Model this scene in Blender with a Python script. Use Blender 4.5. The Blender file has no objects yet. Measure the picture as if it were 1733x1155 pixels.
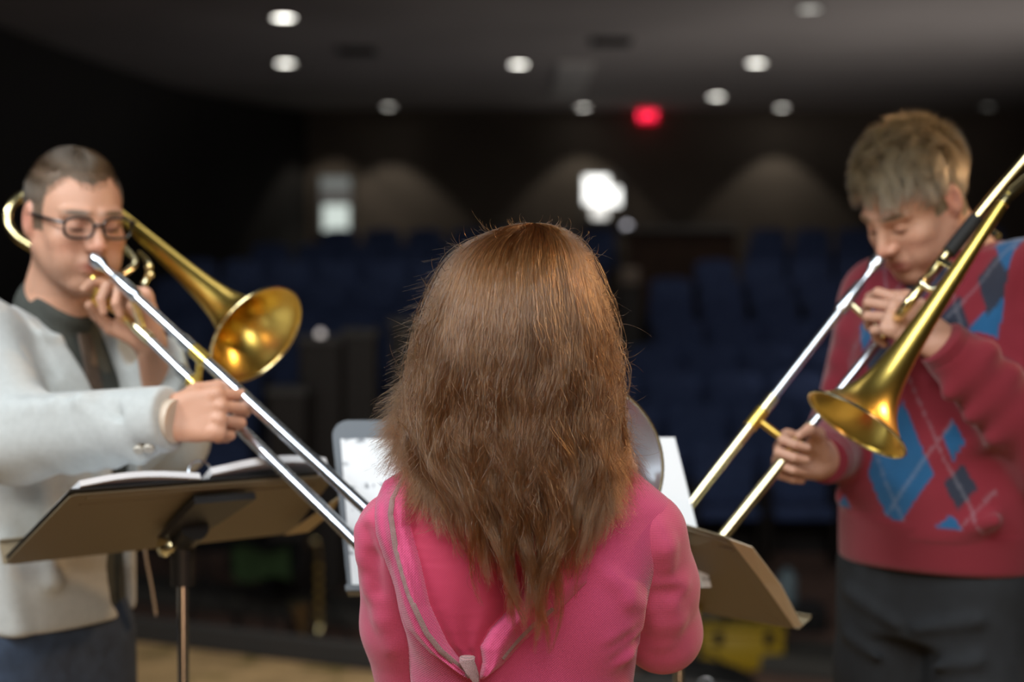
import bpy, math, random
import numpy as np
from mathutils import Vector, Matrix
random.seed(7); RNG = np.random.default_rng(11)
SC = bpy.context.scene
COL = SC.collection
pi = math.pi; DBG = 0

# ------------------------------------------------------------------ camera, world, lights, exposure
F = 2888.0; CAMZ = 1.57; HOR = 476.0
PITCH = math.atan((577.5 - HOR) / F)
cd = bpy.data.cameras.new('camera'); cam = bpy.data.objects.new('camera', cd); COL.objects.link(cam)
cam.location = (0, 0, CAMZ); cam.rotation_euler = (pi / 2 - PITCH, 0, 0)
cd.sensor_width = 36; cd.lens = F / 1733 * 36; cd.clip_end = 200
cd.dof.use_dof = True; cd.dof.focus_distance = 2.09; cd.dof.aperture_fstop = 2.5
SC.camera = cam
w = bpy.data.worlds.new('world'); SC.world = w; w.use_nodes = True
w.node_tree.nodes['Background'].inputs[0].default_value = (0.8, 0.85, 1.0, 1)
w.node_tree.nodes['Background'].inputs[1].default_value = 0.006
SC.view_settings.view_transform = 'Standard'; SC.view_settings.look = 'None'
SC.view_settings.exposure = 0.0; SC.view_settings.gamma = 1.0; SC.view_settings.use_curve_mapping = False

def area(name, loc, target, size, energy, col, sy=None, spread=None):
    l = bpy.data.lights.new(name, 'AREA'); l.energy = energy; l.color = col
    l.shape = 'RECTANGLE'; l.size = size; l.size_y = sy or size
    if spread: l.spread = math.radians(spread)
    o = bpy.data.objects.new(name, l); COL.objects.link(o); o.location = loc
    o.rotation_euler = (Vector(target) - Vector(loc)).to_track_quat('-Z', 'Y').to_euler()
    return o
def spot(name, loc, target, energy, col, ang=60, blend=0.4, rad=0.08):
    l = bpy.data.lights.new(name, 'SPOT'); l.energy = energy; l.color = col
    l.spot_size = math.radians(ang); l.spot_blend = blend; l.shadow_soft_size = rad
    o = bpy.data.objects.new(name, l); COL.objects.link(o); o.location = loc
    o.rotation_euler = (Vector(target) - Vector(loc)).to_track_quat('-Z', 'Y').to_euler()
    return o
# stage lighting: long battens above the players, a warm lamp at right, added fills behind the camera
area('stage_batten_or_fill', (-0.3, 0.2, 4.2), (0, 2.7, 1.0), 3.4, 52, (0.92, 0.97, 1.0), 1.5, 120)
area('stage_batten_or_fill', (-2.6, 1.4, 3.6), (-0.5, 2.8, 1.2), 1.2, 30, (0.94, 0.98, 1.0), 0.5, 110)
area('stage_batten_or_fill', (0.4, -2.4, 3.6), (0.0, 3.0, 1.1), 4.0, 15, (1.0, 0.93, 0.82), 0.9, 62)  # added front fill, high behind the camera, not a batten
area('stage_batten_or_fill', (0.3, 5.6, 5.0), (0.3, 5.4, 0.0), 5.0, 42, (1.0, 0.95, 0.86), 0.6, 80)
spot('warm_stage_lamp', (3.4, 3.9, 3.1), (0.3, 2.3, 1.35), 230, (1.0, 0.60, 0.30), 40, 0.5, 0.12)
area('warm_bounce_fill', (0.6, -1.6, 0.5), (0.0, 2.3, 1.0), 1.4, 14, (1.0, 0.55, 0.28), 0.6)  # added low fill standing in for warm bounce off the floor

# ------------------------------------------------------------------ basic helpers
def P(px, py, d):
    "point at world distance d (metres along +Y) seen at photograph pixel px, py"
    u = (px - 866.5) / F; v = (577.5 - py) / F
    y = v * math.sin(PITCH) + math.cos(PITCH); z = v * math.cos(PITCH) - math.sin(PITCH)
    s = d / y
    return np.array([u * s, d, CAMZ + z * s])
def nrm(v): v = np.asarray(v, float); return v / np.linalg.norm(v)
def lin(c):
    return tuple(((x / 255) / 12.92 if x / 255 <= 0.04045 else ((x / 255 + 0.055) / 1.055) ** 2.4) for x in c) + (1,)
def tag(o, label=None, cat=None, group=None, kind=None):
    if label: o['label'] = label
    if cat: o['category'] = cat
    if group: o['group'] = group
    if kind: o['kind'] = kind
    return o
def empty(name, loc, label=None, cat=None, group=None):
    o = bpy.data.objects.new(name, None); COL.objects.link(o); o.location = Vector(loc); o.empty_display_size = 0.1
    return tag(o, label, cat, group)
def link(name, me, mat, parent=None, smooth=True):
    if mat: me.materials.append(mat)
    if smooth and hasattr(me, 'polygons'):
        me.polygons.foreach_set('use_smooth', [True] * len(me.polygons))
    o = bpy.data.objects.new(name, me); COL.objects.link(o)
    if parent:
        o.parent = parent
        o.matrix_parent_inverse = (Matrix.Translation(WL(parent))).inverted()
    return o
def WL(o): return o.location.copy() if o.parent is None else Vector((0, 0, 0))   # children are modelled in world space
def npmesh(name, V, Fq):
    me = bpy.data.meshes.new(name); V = np.asarray(V, np.float32)
    if isinstance(Fq, np.ndarray):
        n = len(Fq); k = Fq.shape[1]
        me.vertices.add(len(V)); me.vertices.foreach_set('co', V.ravel())
        me.loops.add(n * k); me.loops.foreach_set('vertex_index', Fq.astype(np.int32).ravel())
        me.polygons.add(n); me.polygons.foreach_set('loop_start', np.arange(0, n * k, k, dtype=np.int32))
        me.update(calc_edges=True); me.validate()
    else:
        me.from_pydata([tuple(map(float, v)) for v in V], [], Fq); me.update()
    return me
class MB:
    def __init__(s): s.V = []; s.F = []
    def add(s, V, Fc):
        o = len(s.V); s.V += [tuple(map(float, v)) for v in V]; s.F += [tuple(i + o for i in f) for f in Fc]; return s
    def box(s, c, size, R=None, bev=0.0):
        c = np.asarray(c, float); hx, hy, hz = [q / 2 for q in size]
        if bev <= 0:
            V = [(x * hx, y * hy, z * hz) for x in (-1, 1) for y in (-1, 1) for z in (-1, 1)]
            Fc = [(0, 1, 3, 2), (4, 6, 7, 5), (0, 4, 5, 1), (2, 3, 7, 6), (0, 2, 6, 4), (1, 5, 7, 3)]
        else:
            b = min(bev, hx * .9, hy * .9, hz * .9); V = []; Fc = []
            rings = [(-hz, b), (-hz + b * .3, b * .3), (-hz + b, 0), (hz - b, 0), (hz - b * .3, b * .3), (hz, b)]
            for z, ins in rings:
                for sx, sy in ((-1, -1), (1, -1), (1, 1), (-1, 1)):
                    cx = sx * (hx - b); cy = sy * (hy - b); a0 = math.atan2(sy, sx)
                    for k in (-1, 0, 1):
                        a = a0 + k * pi / 4; V.append((cx + (b - ins) * math.cos(a) * (1), cy + (b - ins) * math.sin(a), z))
            m = 12
            for r in range(5):
                for i in range(m): Fc.append((r * m + i, r * m + (i + 1) % m, (r + 1) * m + (i + 1) % m, (r + 1) * m + i))
            Fc.append(tuple(range(m - 1, -1, -1))); Fc.append(tuple(range(5 * m, 6 * m)))
        V = np.array(V)
        if R is not None: V = V @ np.asarray(R, float).T
        return s.add(V + c, Fc)
    def tube(s, pts, rad, n=14, cap=True, flat=1.0, up=None):
        pts = [np.asarray(p, float) for p in pts]; N = len(pts)
        rad = [rad] * N if np.isscalar(rad) else list(rad)
        T = [nrm(pts[min(i + 1, N - 1)] - pts[max(i - 1, 0)]) for i in range(N)]
        a = np.asarray(up, float) if up is not None else (np.array([0, 0, 1.]) if abs(T[0][2]) < .9 else np.array([1., 0, 0]))
        u = nrm(a - T[0] * a.dot(T[0])); V = []
        for i in range(N):
            if up is not None: a_ = np.asarray(up, float); u = nrm(a_ - T[i] * a_.dot(T[i]))
            else: u = nrm(u - T[i] * u.dot(T[i]))
            v = np.cross(T[i], u)
            for k in range(n):
                an = 2 * pi * k / n; V.append(pts[i] + rad[i] * (math.cos(an) * v + math.sin(an) * u * flat))
        Fc = [(i * n + k, i * n + (k + 1) % n, (i + 1) * n + (k + 1) % n, (i + 1) * n + k) for i in range(N - 1) for k in range(n)]
        if cap: Fc += [tuple(range(n - 1, -1, -1)), tuple(range((N - 1) * n, N * n))]
        return s.add(V, Fc)
    def lathe(s, prof, o, ax, n=48, close=False):
        o = np.asarray(o, float); ax = nrm(ax); a = np.array([0, 0, 1.]) if abs(ax[2]) < .9 else np.array([1., 0, 0])
        u = nrm(a - ax * a.dot(ax)); v = np.cross(ax, u); V = []
        for r, x in prof:
            for k in range(n):
                an = 2 * pi * k / n; V.append(o + ax * x + r * (math.cos(an) * u + math.sin(an) * v))
        m = len(prof); rr = range(m) if close else range(m - 1)
        Fc = [(i * n + k, i * n + (k + 1) % n, ((i + 1) % m) * n + (k + 1) % n, ((i + 1) % m) * n + k) for i in rr for k in range(n)]
        return s.add(V, Fc)
    def quadgrid(s, G):
        G = np.asarray(G); a, b, _ = G.shape
        return s.add(G.reshape(-1, 3), [(i * b + j, i * b + j + 1, (i + 1) * b + j + 1, (i + 1) * b + j) for i in range(a - 1) for j in range(b - 1)])
    def build(s, name, mat, parent=None, smooth=False, fix=True):
        me = bpy.data.meshes.new(name); me.from_pydata(s.V, [], s.F); me.update()
        if fix:
            import bmesh
            bm = bmesh.new(); bm.from_mesh(me); bmesh.ops.recalc_face_normals(bm, faces=bm.faces); bm.to_mesh(me); bm.free()
        o = link(name, me, mat, parent, smooth)
        if smooth:
            try: me.set_sharp_from_angle(angle=math.radians(40))
            except Exception: pass
        return o
def spline(pts, n=8):
    pts = [np.asarray(p, float) for p in pts]; out = []
    Q = [2 * pts[0] - pts[1]] + pts + [2 * pts[-1] - pts[-2]]
    for i in range(1, len(Q) - 2):
        p0, p1, p2, p3 = Q[i - 1:i + 3]
        for k in range(n):
            t = k / n
            out.append(.5 * ((2 * p1) + (p2 - p0) * t + (2 * p0 - 5 * p1 + 4 * p2 - p3) * t * t + (-p0 + 3 * p1 - 3 * p2 + p3) * t ** 3))
    out.append(pts[-1]); return out
def solid_sheet(G, th, nvec):
    "closed thin sheet from a grid of points"
    G = np.asarray(G, float); a, b, _ = G.shape; H = G - nrm(nvec) * th
    V = np.concatenate([G.reshape(-1, 3), H.reshape(-1, 3)]); o = a * b; Fc = []
    for i in range(a - 1):
        for j in range(b - 1):
            q = (i * b + j, i * b + j + 1, (i + 1) * b + j + 1, (i + 1) * b + j); Fc.append(q); Fc.append(tuple(x + o for x in q[::-1]))
    rim = [j for j in range(b)] + [i * b + b - 1 for i in range(1, a)] + [(a - 1) * b + j for j in range(b - 2, -1, -1)] + [i * b for i in range(a - 2, 0, -1)]
    for k in range(len(rim)):
        p, q = rim[k], rim[(k + 1) % len(rim)]; Fc.append((q, p, p + o, q + o))
    return V, Fc

# ------------------------------------------------------------------ materials
def mat(name, col, rough=0.6, metal=0.0, bump=None, noise=None, spec=0.5, coat=0, attr=None, sheen=0, sss=0):
    m = bpy.data.materials.new(name); m.use_nodes = True; nt = m.node_tree; b = nt.nodes['Principled BSDF']
    c = col if len(col) == 4 and max(col) <= 1.0 else lin(col)
    b.inputs['Base Color'].default_value = c; b.inputs['Roughness'].default_value = rough; b.inputs['Metallic'].default_value = metal
    b.inputs['Specular IOR Level'].default_value = spec
    if coat: b.inputs['Coat Weight'].default_value = coat
    if sheen: b.inputs['Sheen Weight'].default_value = sheen
    if sss: b.inputs['Subsurface Weight'].default_value = sss; b.inputs['Subsurface Radius'].default_value = (.012, .005, .003); b.inputs['Subsurface Scale'].default_value = 1.0
    tc = nt.nodes.new('ShaderNodeTexCoord'); src = None
    if attr:
        a = nt.nodes.new('ShaderNodeAttribute'); a.attribute_name = attr; src = a.outputs['Color']
    if noise:   # (scale, amount)
        n = nt.nodes.new('ShaderNodeTexNoise'); n.inputs['Scale'].default_value = noise[0]; n.inputs['Detail'].default_value = 4
        nt.links.new(tc.outputs['Object'], n.inputs['Vector'])
        r = nt.nodes.new('ShaderNodeMapRange'); r.inputs[1].default_value = .3; r.inputs[2].default_value = .7
        r.inputs[3].default_value = 1 - noise[1]; r.inputs[4].default_value = 1 + noise[1]; nt.links.new(n.outputs[0], r.inputs[0])
        x = nt.nodes.new('ShaderNodeVectorMath'); x.operation = 'SCALE'; nt.links.new(r.outputs[0], x.inputs['Scale'])
        if src: nt.links.new(src, x.inputs[0])
        else: x.inputs[0].default_value = c[:3]
        src = x.outputs[0]
    if src: nt.links.new(src, b.inputs['Base Color'])
    if bump:    # (scale, strength, distance)
        n = nt.nodes.new('ShaderNodeTexNoise'); n.inputs['Scale'].default_value = bump[0]; n.inputs['Detail'].default_value = 3
        nt.links.new(tc.outputs['Object'], n.inputs['Vector'])
        bp = nt.nodes.new('ShaderNodeBump'); bp.inputs['Strength'].default_value = bump[1]; bp.inputs['Distance'].default_value = bump[2]
        nt.links.new(n.outputs[0], bp.inputs['Height']); nt.links.new(bp.outputs[0], b.inputs['Normal'])
    return m
def emit(name, col, s):
    m = bpy.data.materials.new(name); m.use_nodes = True; b = m.node_tree.nodes['Principled BSDF']
    b.inputs['Base Color'].default_value = (.02, .02, .02, 1); b.inputs['Emission Color'].default_value = col + (1,); b.inputs['Emission Strength'].default_value = s
    return m
M = {}
M['brass'] = mat('brass', (0.95, 0.80, 0.42, 1), .22, 1.0)
M['gold'] = mat('gold_brass', (0.95, 0.70, 0.17, 1), .30, 1.0)
M['pale_brass'] = mat('pale_brass', (0.92, 0.86, 0.58, 1), .22, 1.0)
M['silver'] = mat('silver', (0.72, 0.77, 0.84, 1), .24, 1.0)
M['nickel'] = mat('nickel', (0.62, 0.66, 0.70, 1), .22, 1.0)
M['black'] = mat('black_paint', (0.012, 0.012, 0.013, 1), .45)
M['blackrub'] = mat('black_rubber', (0.01, 0.01, 0.01, 1), .7)
M['desk_front'] = mat('stand_grey', (0.11, 0.13, 0.155, 1), .5)
M['desk_back'] = mat('stand_warm_bounce', (0.20, 0.165, 0.105, 1), .6, bump=(900, .2, .0005))  # warm floor bounce put into the colour of the stand paint
M['paper'] = mat('paper', (0.80, 0.82, 0.86, 1), .7)
M['skin'] = mat('skin', (.6, .35, .25, 1), .5, attr='pigment', sss=.12, bump=(220, .12, .0008))
M['jacket'] = mat('grey_jacket', (0.47, 0.50, 0.50, 1), .85, bump=(420, .25, .001), noise=(90, .05), sheen=.2)
M['shirt'] = mat('dark_shirt', (0.050, 0.055, 0.048, 1), .85, bump=(300, .2, .001), noise=(25, .2))
M['tie'] = mat('brown_tie', (0.075, 0.05, 0.035, 1), .6, noise=(60, .2))
M['lining'] = mat('beige_lining', (0.60, 0.50, 0.40, 1), .6)
M['jeans'] = mat('blue_jeans', (0.030, 0.048, 0.085, 1), .85, bump=(350, .3, .001), noise=(40, .25))
M['darkjeans'] = mat('dark_trousers', (0.009, 0.0115, 0.015, 1), .85, bump=(250, .3, .001), noise=(30, .2))
M['sweater'] = mat('sweater_knit', (.3, .02, .04, 1), .9, attr='pigment', bump=(260, .4, .002), sheen=.25)
M['ribbing'] = mat('sweater_ribbing', (0.19, 0.009, 0.022, 1), .9, bump=(300, .4, .002), sheen=.25)
M['shoe'] = mat('dark_leather', (0.02, 0.014, 0.01, 1), .4)
M['frame'] = mat('spectacle_frame', (0.012, 0.012, 0.014, 1), .3)
M['button'] = mat('horn_button', (0.45, 0.42, 0.36, 1), .4)

def glassmat():
    m = bpy.data.materials.new('lens_glass'); m.use_nodes = True; b = m.node_tree.nodes['Principled BSDF']
    b.inputs['Base Color'].default_value = (1, 1, 1, 1); b.inputs['Roughness'].default_value = .02
    b.inputs['Transmission Weight'].default_value = 1; b.inputs['IOR'].default_value = 1.3
    return m
M['glass'] = glassmat()
def hairmat(name, col, rough=.32, rad=.4, rnd=.25):
    m = bpy.data.materials.new(name); m.use_nodes = True; nt = m.node_tree; nt.nodes.clear()
    h = nt.nodes.new('ShaderNodeBsdfHairPrincipled'); h.parametrization = 'COLOR'
    h.inputs['Color'].default_value = col; h.inputs['Roughness'].default_value = rough; h.inputs['Radial Roughness'].default_value = rad
    h.inputs['Random Roughness'].default_value = .3
    hi = nt.nodes.new('ShaderNodeHairInfo'); mr = nt.nodes.new('ShaderNodeMapRange'); mr.inputs[3].default_value = 1 - rnd; mr.inputs[4].default_value = 1 + rnd
    nt.links.new(hi.outputs['Random'], mr.inputs[0]); sc = nt.nodes.new('ShaderNodeVectorMath'); sc.operation = 'SCALE'; sc.inputs[0].default_value = col[:3]
    nt.links.new(mr.outputs[0], sc.inputs['Scale']); nt.links.new(sc.outputs[0], h.inputs['Color'])
    o = nt.nodes.new('ShaderNodeOutputMaterial'); nt.links.new(h.outputs[0], o.inputs[0]); return m
M['hair_red'] = hairmat('auburn_hair', (0.074, 0.029, 0.0095, 1), .22, .30, .6)
M['hair_brown'] = hairmat('short_brown_hair', (0.045, 0.032, 0.021, 1))
M['hair_fair'] = hairmat('sandy_hair', (0.15, 0.115, 0.072, 1))

def knit(name, col, scale, tilt, dist=.0008, strength=.6):
    "woven cloth: fine diagonal rib"
    m = mat(name, col, .75, sheen=.3); nt = m.node_tree; b = nt.nodes['Principled BSDF']
    tc = nt.nodes.new('ShaderNodeTexCoord'); mp = nt.nodes.new('ShaderNodeMapping'); mp.inputs['Rotation'].default_value = (0, tilt, 0)
    nt.links.new(tc.outputs['Object'], mp.inputs[0]); a = nt.nodes.new('ShaderNodeTexWave'); a.bands_direction = 'X'; a.inputs['Scale'].default_value = scale
    c = nt.nodes.new('ShaderNodeTexWave'); c.bands_direction = 'Z'; c.inputs['Scale'].default_value = scale * .9
    a.inputs['Distortion'].default_value = .3; c.inputs['Distortion'].default_value = .3
    nt.links.new(mp.outputs[0], a.inputs[0]); nt.links.new(mp.outputs[0], c.inputs[0])
    ad = nt.nodes.new('ShaderNodeMath'); ad.operation = 'MULTIPLY'; nt.links.new(a.outputs[1], ad.inputs[0]); nt.links.new(c.outputs[1], ad.inputs[1])
    bp = nt.nodes.new('ShaderNodeBump'); bp.inputs['Strength'].default_value = strength; bp.inputs['Distance'].default_value = dist
    nt.links.new(ad.outputs[0], bp.inputs['Height']); nt.links.new(bp.outputs[0], b.inputs['Normal'])
    mr = nt.nodes.new('ShaderNodeMapRange'); mr.inputs[3].default_value = .82; mr.inputs[4].default_value = 1.1; nt.links.new(ad.outputs[0], mr.inputs[0])
    s = nt.nodes.new('ShaderNodeVectorMath'); s.operation = 'SCALE'; s.inputs[0].default_value = col[:3]; nt.links.new(mr.outputs[0], s.inputs['Scale']); nt.links.new(s.outputs[0], b.inputs['Base Color'])
    return m
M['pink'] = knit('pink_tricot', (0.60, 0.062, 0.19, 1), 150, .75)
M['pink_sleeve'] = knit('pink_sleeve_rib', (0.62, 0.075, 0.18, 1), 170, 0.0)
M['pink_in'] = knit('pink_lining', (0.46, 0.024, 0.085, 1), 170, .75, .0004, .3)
M['seam'] = knit('pale_stitching', (0.42, 0.22, 0.22, 1), 260, .0, .0015, 1)

# ------------------------------------------------------------------ signed-distance modelling (one skin per body or garment)
class Field:
    def __init__(s, lo, hi, h):
        s.lo = np.array(lo, float); s.h = h; s.n = np.ceil((np.array(hi) - s.lo) / h).astype(int) + 1
        s.A = np.full(s.n, 1.0, np.float32)
    def sub(s, lo, hi, pad):
        i0 = np.clip(np.floor((np.array(lo) - pad - s.lo) / s.h).astype(int), 0, s.n - 1)
        i1 = np.clip(np.ceil((np.array(hi) + pad - s.lo) / s.h).astype(int) + 1, 1, s.n)
        ax = [s.lo[k] + s.h * np.arange(i0[k], i1[k]) for k in range(3)]
        X, Y, Z = np.meshgrid(*ax, indexing='ij', sparse=True)
        return (slice(i0[0], i1[0]), slice(i0[1], i1[1]), slice(i0[2], i1[2])), X, Y, Z
    def put(s, sl, d, k, op):
        a = s.A[sl]; d = d.astype(np.float32)
        if op == 'add':
            if k > 0: m = np.maximum(k - np.abs(a - d), 0) / k; s.A[sl] = np.minimum(a, d) - m * m * k * .25
            else: s.A[sl] = np.minimum(a, d)
        else:
            d = -d
            if k > 0: m = np.maximum(k - np.abs(a - d), 0) / k; s.A[sl] = np.maximum(a, d) + m * m * k * .25
            else: s.A[sl] = np.maximum(a, d)
    def cone(s, a, b, ra, rb, k=.01, op='add', flat=None):
        a = np.asarray(a, float); b = np.asarray(b, float); R = max(ra, rb)
        sl, X, Y, Z = s.sub(np.minimum(a, b) - R, np.maximum(a, b) + R, 2 * k + .03)
        d = b - a; L2 = max(d.dot(d), 1e-9)
        t = np.clip(((X - a[0]) * d[0] + (Y - a[1]) * d[1] + (Z - a[2]) * d[2]) / L2, 0, 1)
        dx = X - a[0] - t * d[0]; dy = Y - a[1] - t * d[1]; dz = Z - a[2] - t * d[2]
        if flat is not None:   # (unit axis, factor): squash along an axis
            ax, f = flat; q = (dx * ax[0] + dy * ax[1] + dz * ax[2]) * (1 / f - 1)
            dx = dx + q * ax[0]; dy = dy + q * ax[1]; dz = dz + q * ax[2]
        D = np.sqrt(dx * dx + dy * dy + dz * dz) - (ra + (rb - ra) * t)
        if flat is not None: D = D * min(1, flat[1] + .2)
        s.put(sl, D, k, op); return s
    def chain(s, pts, rad, k=.01, op='add', flat=None):
        for i in range(len(pts) - 1): s.cone(pts[i], pts[i + 1], rad[i], rad[i + 1], k, op, flat)
        return s
    def ell(s, c, r, R=None, k=.01, op='add'):
        c = np.asarray(c, float); r = np.asarray(r, float); R = np.eye(3) if R is None else np.asarray(R)   # rows = local axes
        sl, X, Y, Z = s.sub(c - r.max(), c + r.max(), 2 * k + .03)
        q = [((X - c[0]) * R[i][0] + (Y - c[1]) * R[i][1] + (Z - c[2]) * R[i][2]) for i in range(3)]
        k0 = np.sqrt(sum((q[i] / r[i]) ** 2 for i in range(3))); k1 = np.sqrt(sum((q[i] / r[i] ** 2) ** 2 for i in range(3))) + 1e-9
        s.put(sl, k0 * (k0 - 1) / k1, k, op); return s
    def loft(s, o, R, tab, grow=0., k=.02, ex=2.3, op='add'):
        "cross sections (u, rx, ry, cy) stacked along local axis R[2]; R rows = left, forward, up"
        o = np.asarray(o, float); tab = np.array(tab); H = max(abs(tab[0, 0]), abs(tab[-1, 0])) + .1
        m = max(tab[:, 1].max(), tab[:, 2].max()) + grow
        p0 = o + R[2] * tab[0, 0]; p1 = o + R[2] * tab[-1, 0]
        sl, X, Y, Z = s.sub(np.minimum(p0, p1) - m, np.maximum(p0, p1) + m, .05)
        q = [((X - o[0]) * R[i][0] + (Y - o[1]) * R[i][1] + (Z - o[2]) * R[i][2]) for i in range(3)]
        u = q[2]; rx = np.interp(u, tab[:, 0], tab[:, 1]) + grow; ry = np.interp(u, tab[:, 0], tab[:, 2]) + grow; cy = np.interp(u, tab[:, 0], tab[:, 3])
        g = (np.abs(q[0] / rx) ** ex + np.abs((q[1] - cy) / ry) ** ex + 1e-9) ** (1 / ex)
        D = (g - 1) * np.minimum(rx, ry)
        D = np.maximum(D, np.maximum(tab[0, 0] - grow - u, u - tab[-1, 0] - grow))
        s.put(sl, D, k, op); return s
    def func(s, lo, hi, f, k=0., op='sub'):
        sl, X, Y, Z = s.sub(lo, hi, 0.0)
        d = f(X, Y, Z) + 0 * (X + Y + Z); s.put(sl, d, k, op); return s
    def smooth(s, it=1):
        for _ in range(it):
            A = s.A
            for ax in range(3):
                B = A.copy(); sl = [slice(None)] * 3; sm = [slice(None)] * 3; sp = [slice(None)] * 3
                sl[ax] = slice(1, -1); sm[ax] = slice(None, -2); sp[ax] = slice(2, None)
                B[tuple(sl)] = .5 * A[tuple(sl)] + .25 * (A[tuple(sm)] + A[tuple(sp)]); A = B
            s.A = A
        return s
    def mesh(s):
        A = s.A; A[0] = A[-1] = 1; A[:, 0] = A[:, -1] = 1; A[:, :, 0] = A[:, :, -1] = 1
        I = A < 0; nx, ny, nz = A.shape
        c = np.zeros((nx - 1, ny - 1, nz - 1), np.uint8)
        for i in (0, 1):
            for j in (0, 1):
                for k in (0, 1): c += I[i:nx - 1 + i, j:ny - 1 + j, k:nz - 1 + k]
        act = np.argwhere((c > 0) & (c < 8)); idx = np.full(c.shape, -1, np.int32); idx[tuple(act.T)] = np.arange(len(act))
        S = np.zeros((len(act), 3)); W = np.zeros(len(act)); cs = [(i, j, k) for i in (0, 1) for j in (0, 1) for k in (0, 1)]
        for a in cs:
            for b in cs:
                if sum(b) - sum(a) == 1 and sum(abs(x - y) for x, y in zip(a, b)) == 1:
                    va = A[act[:, 0] + a[0], act[:, 1] + a[1], act[:, 2] + a[2]]; vb = A[act[:, 0] + b[0], act[:, 1] + b[1], act[:, 2] + b[2]]
                    m = (va < 0) != (vb < 0); t = np.where(m, va / np.where(m, va - vb, 1), 0)
                    for q in range(3): S[:, q] += m * (a[q] + t * (b[q] - a[q]))
                    W += m
        V = (act + S / W[:, None]) * s.h + s.lo; Q = []
        for ax in range(3):
            o1, o2 = [(1, 2), (2, 0), (0, 1)][ax]
            sl0 = [slice(1, -1)] * 3; sl0[ax] = slice(0, -1); sl1 = list(sl0); sl1[ax] = slice(1, None)
            d = I[tuple(sl0)] != I[tuple(sl1)]; e = np.argwhere(d); e = e + np.array([0 if q == ax else 1 for q in range(3)])
            ins = I[tuple(e.T)]; f = e.copy(); v1 = np.eye(3, dtype=int)[o1]; v2 = np.eye(3, dtype=int)[o2]
            q0 = idx[tuple((f - v1 - v2).T)]; q1 = idx[tuple((f - v2).T)]; q2 = idx[tuple(f.T)]; q3 = idx[tuple((f - v1).T)]
            qq = np.stack([q0, q1, q2, q3], 1); qq[~ins] = qq[~ins][:, ::-1]; Q.append(qq)
        Q = np.concatenate(Q); Q = Q[(Q >= 0).all(1)]
        return V, Q
def join_vq(L):
    V = []; Q = []; o = 0
    for v, q in L: V.append(v); Q.append(q + o); o += len(v)
    return np.concatenate(V), np.concatenate(Q)
def pigment(me, C):
    a = me.color_attributes.new('pigment', 'FLOAT_COLOR', 'POINT'); C = np.concatenate([C, np.ones((len(C), 1))], 1).astype(np.float32)
    a.data.foreach_set('color', C.ravel())
def frame(fwd, up=(0, 0, 1)):
    "rows: left, forward, up"
    f = nrm(fwd); u = np.asarray(up, float); l = nrm(np.cross(u, f)); return np.array([l, f, np.cross(f, l)])

# ------------------------------------------------------------------ the hall
def struct(b, name, mt, smooth=False): return tag(b.build(name, mt, None, smooth), kind='structure')
def stage_wood():
    m = mat('stage_boards', (0.50, 0.33, 0.16, 1), .45, noise=(3.0, .25)); nt = m.node_tree; b = nt.nodes['Principled BSDF']
    src = b.inputs['Base Color'].links[0].from_socket; tc = nt.nodes.new('ShaderNodeTexCoord'); br = nt.nodes.new('ShaderNodeTexBrick')
    br.inputs['Scale'].default_value = 4; br.inputs['Mortar Size'].default_value = .006; br.inputs['Color1'].default_value = (1, 1, 1, 1); br.inputs['Color2'].default_value = (.8, .8, .8, 1); br.inputs['Mortar'].default_value = (.3, .3, .3, 1)
    nt.links.new(tc.outputs['Object'], br.inputs[0]); mx = nt.nodes.new('ShaderNodeMix'); mx.data_type = 'RGBA'; mx.blend_type = 'MULTIPLY'; mx.inputs[0].default_value = 1
    nt.links.new(src, mx.inputs[6]); nt.links.new(br.outputs[0], mx.inputs[7])
    n = nt.nodes.new('ShaderNodeTexNoise'); n.inputs['Scale'].default_value = 5; n.inputs['Detail'].default_value = 1; nt.links.new(tc.outputs['Object'], n.inputs[0])
    r = nt.nodes.new('ShaderNodeValToRGB'); r.color_ramp.elements[0].position = .60; r.color_ramp.elements[0].color = (0, 0, 0, 1); r.color_ramp.elements[1].position = .68; r.color_ramp.elements[1].color = (.7, .7, .7, 1); nt.links.new(n.outputs[0], r.inputs[0])
    m2_ = nt.nodes.new('ShaderNodeMix'); m2_.data_type = 'RGBA'; nt.links.new(r.outputs[0], m2_.inputs[0]); nt.links.new(mx.outputs[2], m2_.inputs[6]); m2_.inputs[7].default_value = (.12, .10, .02, 1)
    nt.links.new(m2_.outputs[2], b.inputs['Base Color']); return m
M['stage'] = stage_wood()
M['carpet'] = mat('brown_carpet', (0.30, 0.18, 0.14, 1), .95, noise=(8, .2))
M['wallblack'] = mat('dark_wall', (0.035, 0.033, 0.032, 1), .9)
M['backwall'] = mat('back_wall_plaster', (0.16, 0.13, 0.105, 1), .9, noise=(1.2, .15))
M['ceil'] = mat('ceiling_paint', (0.50, 0.46, 0.44, 1), .9, noise=(.5, .12))
M['blue'] = mat('blue_seat_cloth', (0.085, 0.13, 0.30, 1), .9, noise=(14, .25))
M['seatwood'] = mat('dark_seat_shell', (0.03, 0.022, 0.018, 1), .45)
M['tier'] = mat('dark_riser', (0.04, 0.035, 0.035, 1), .9)
M['brownwood'] = mat('brown_panel', (0.07, 0.032, 0.016, 1), .6, noise=(6, .2))
M['greytop'] = mat('grey_laminate', (0.16, 0.155, 0.15, 1), .4)
def stage_line(t): return np.array([-.51 + 1.14 * t, 6.78 - .60 * t])
e0, e1 = stage_line(-5), stage_line(4.5)
b = MB(); V = [(e0[0], -3, 0), (6, -3, 0), (6, e1[1], 0), (e1[0], e1[1], 0), (e0[0], e0[1], 0)]
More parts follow.
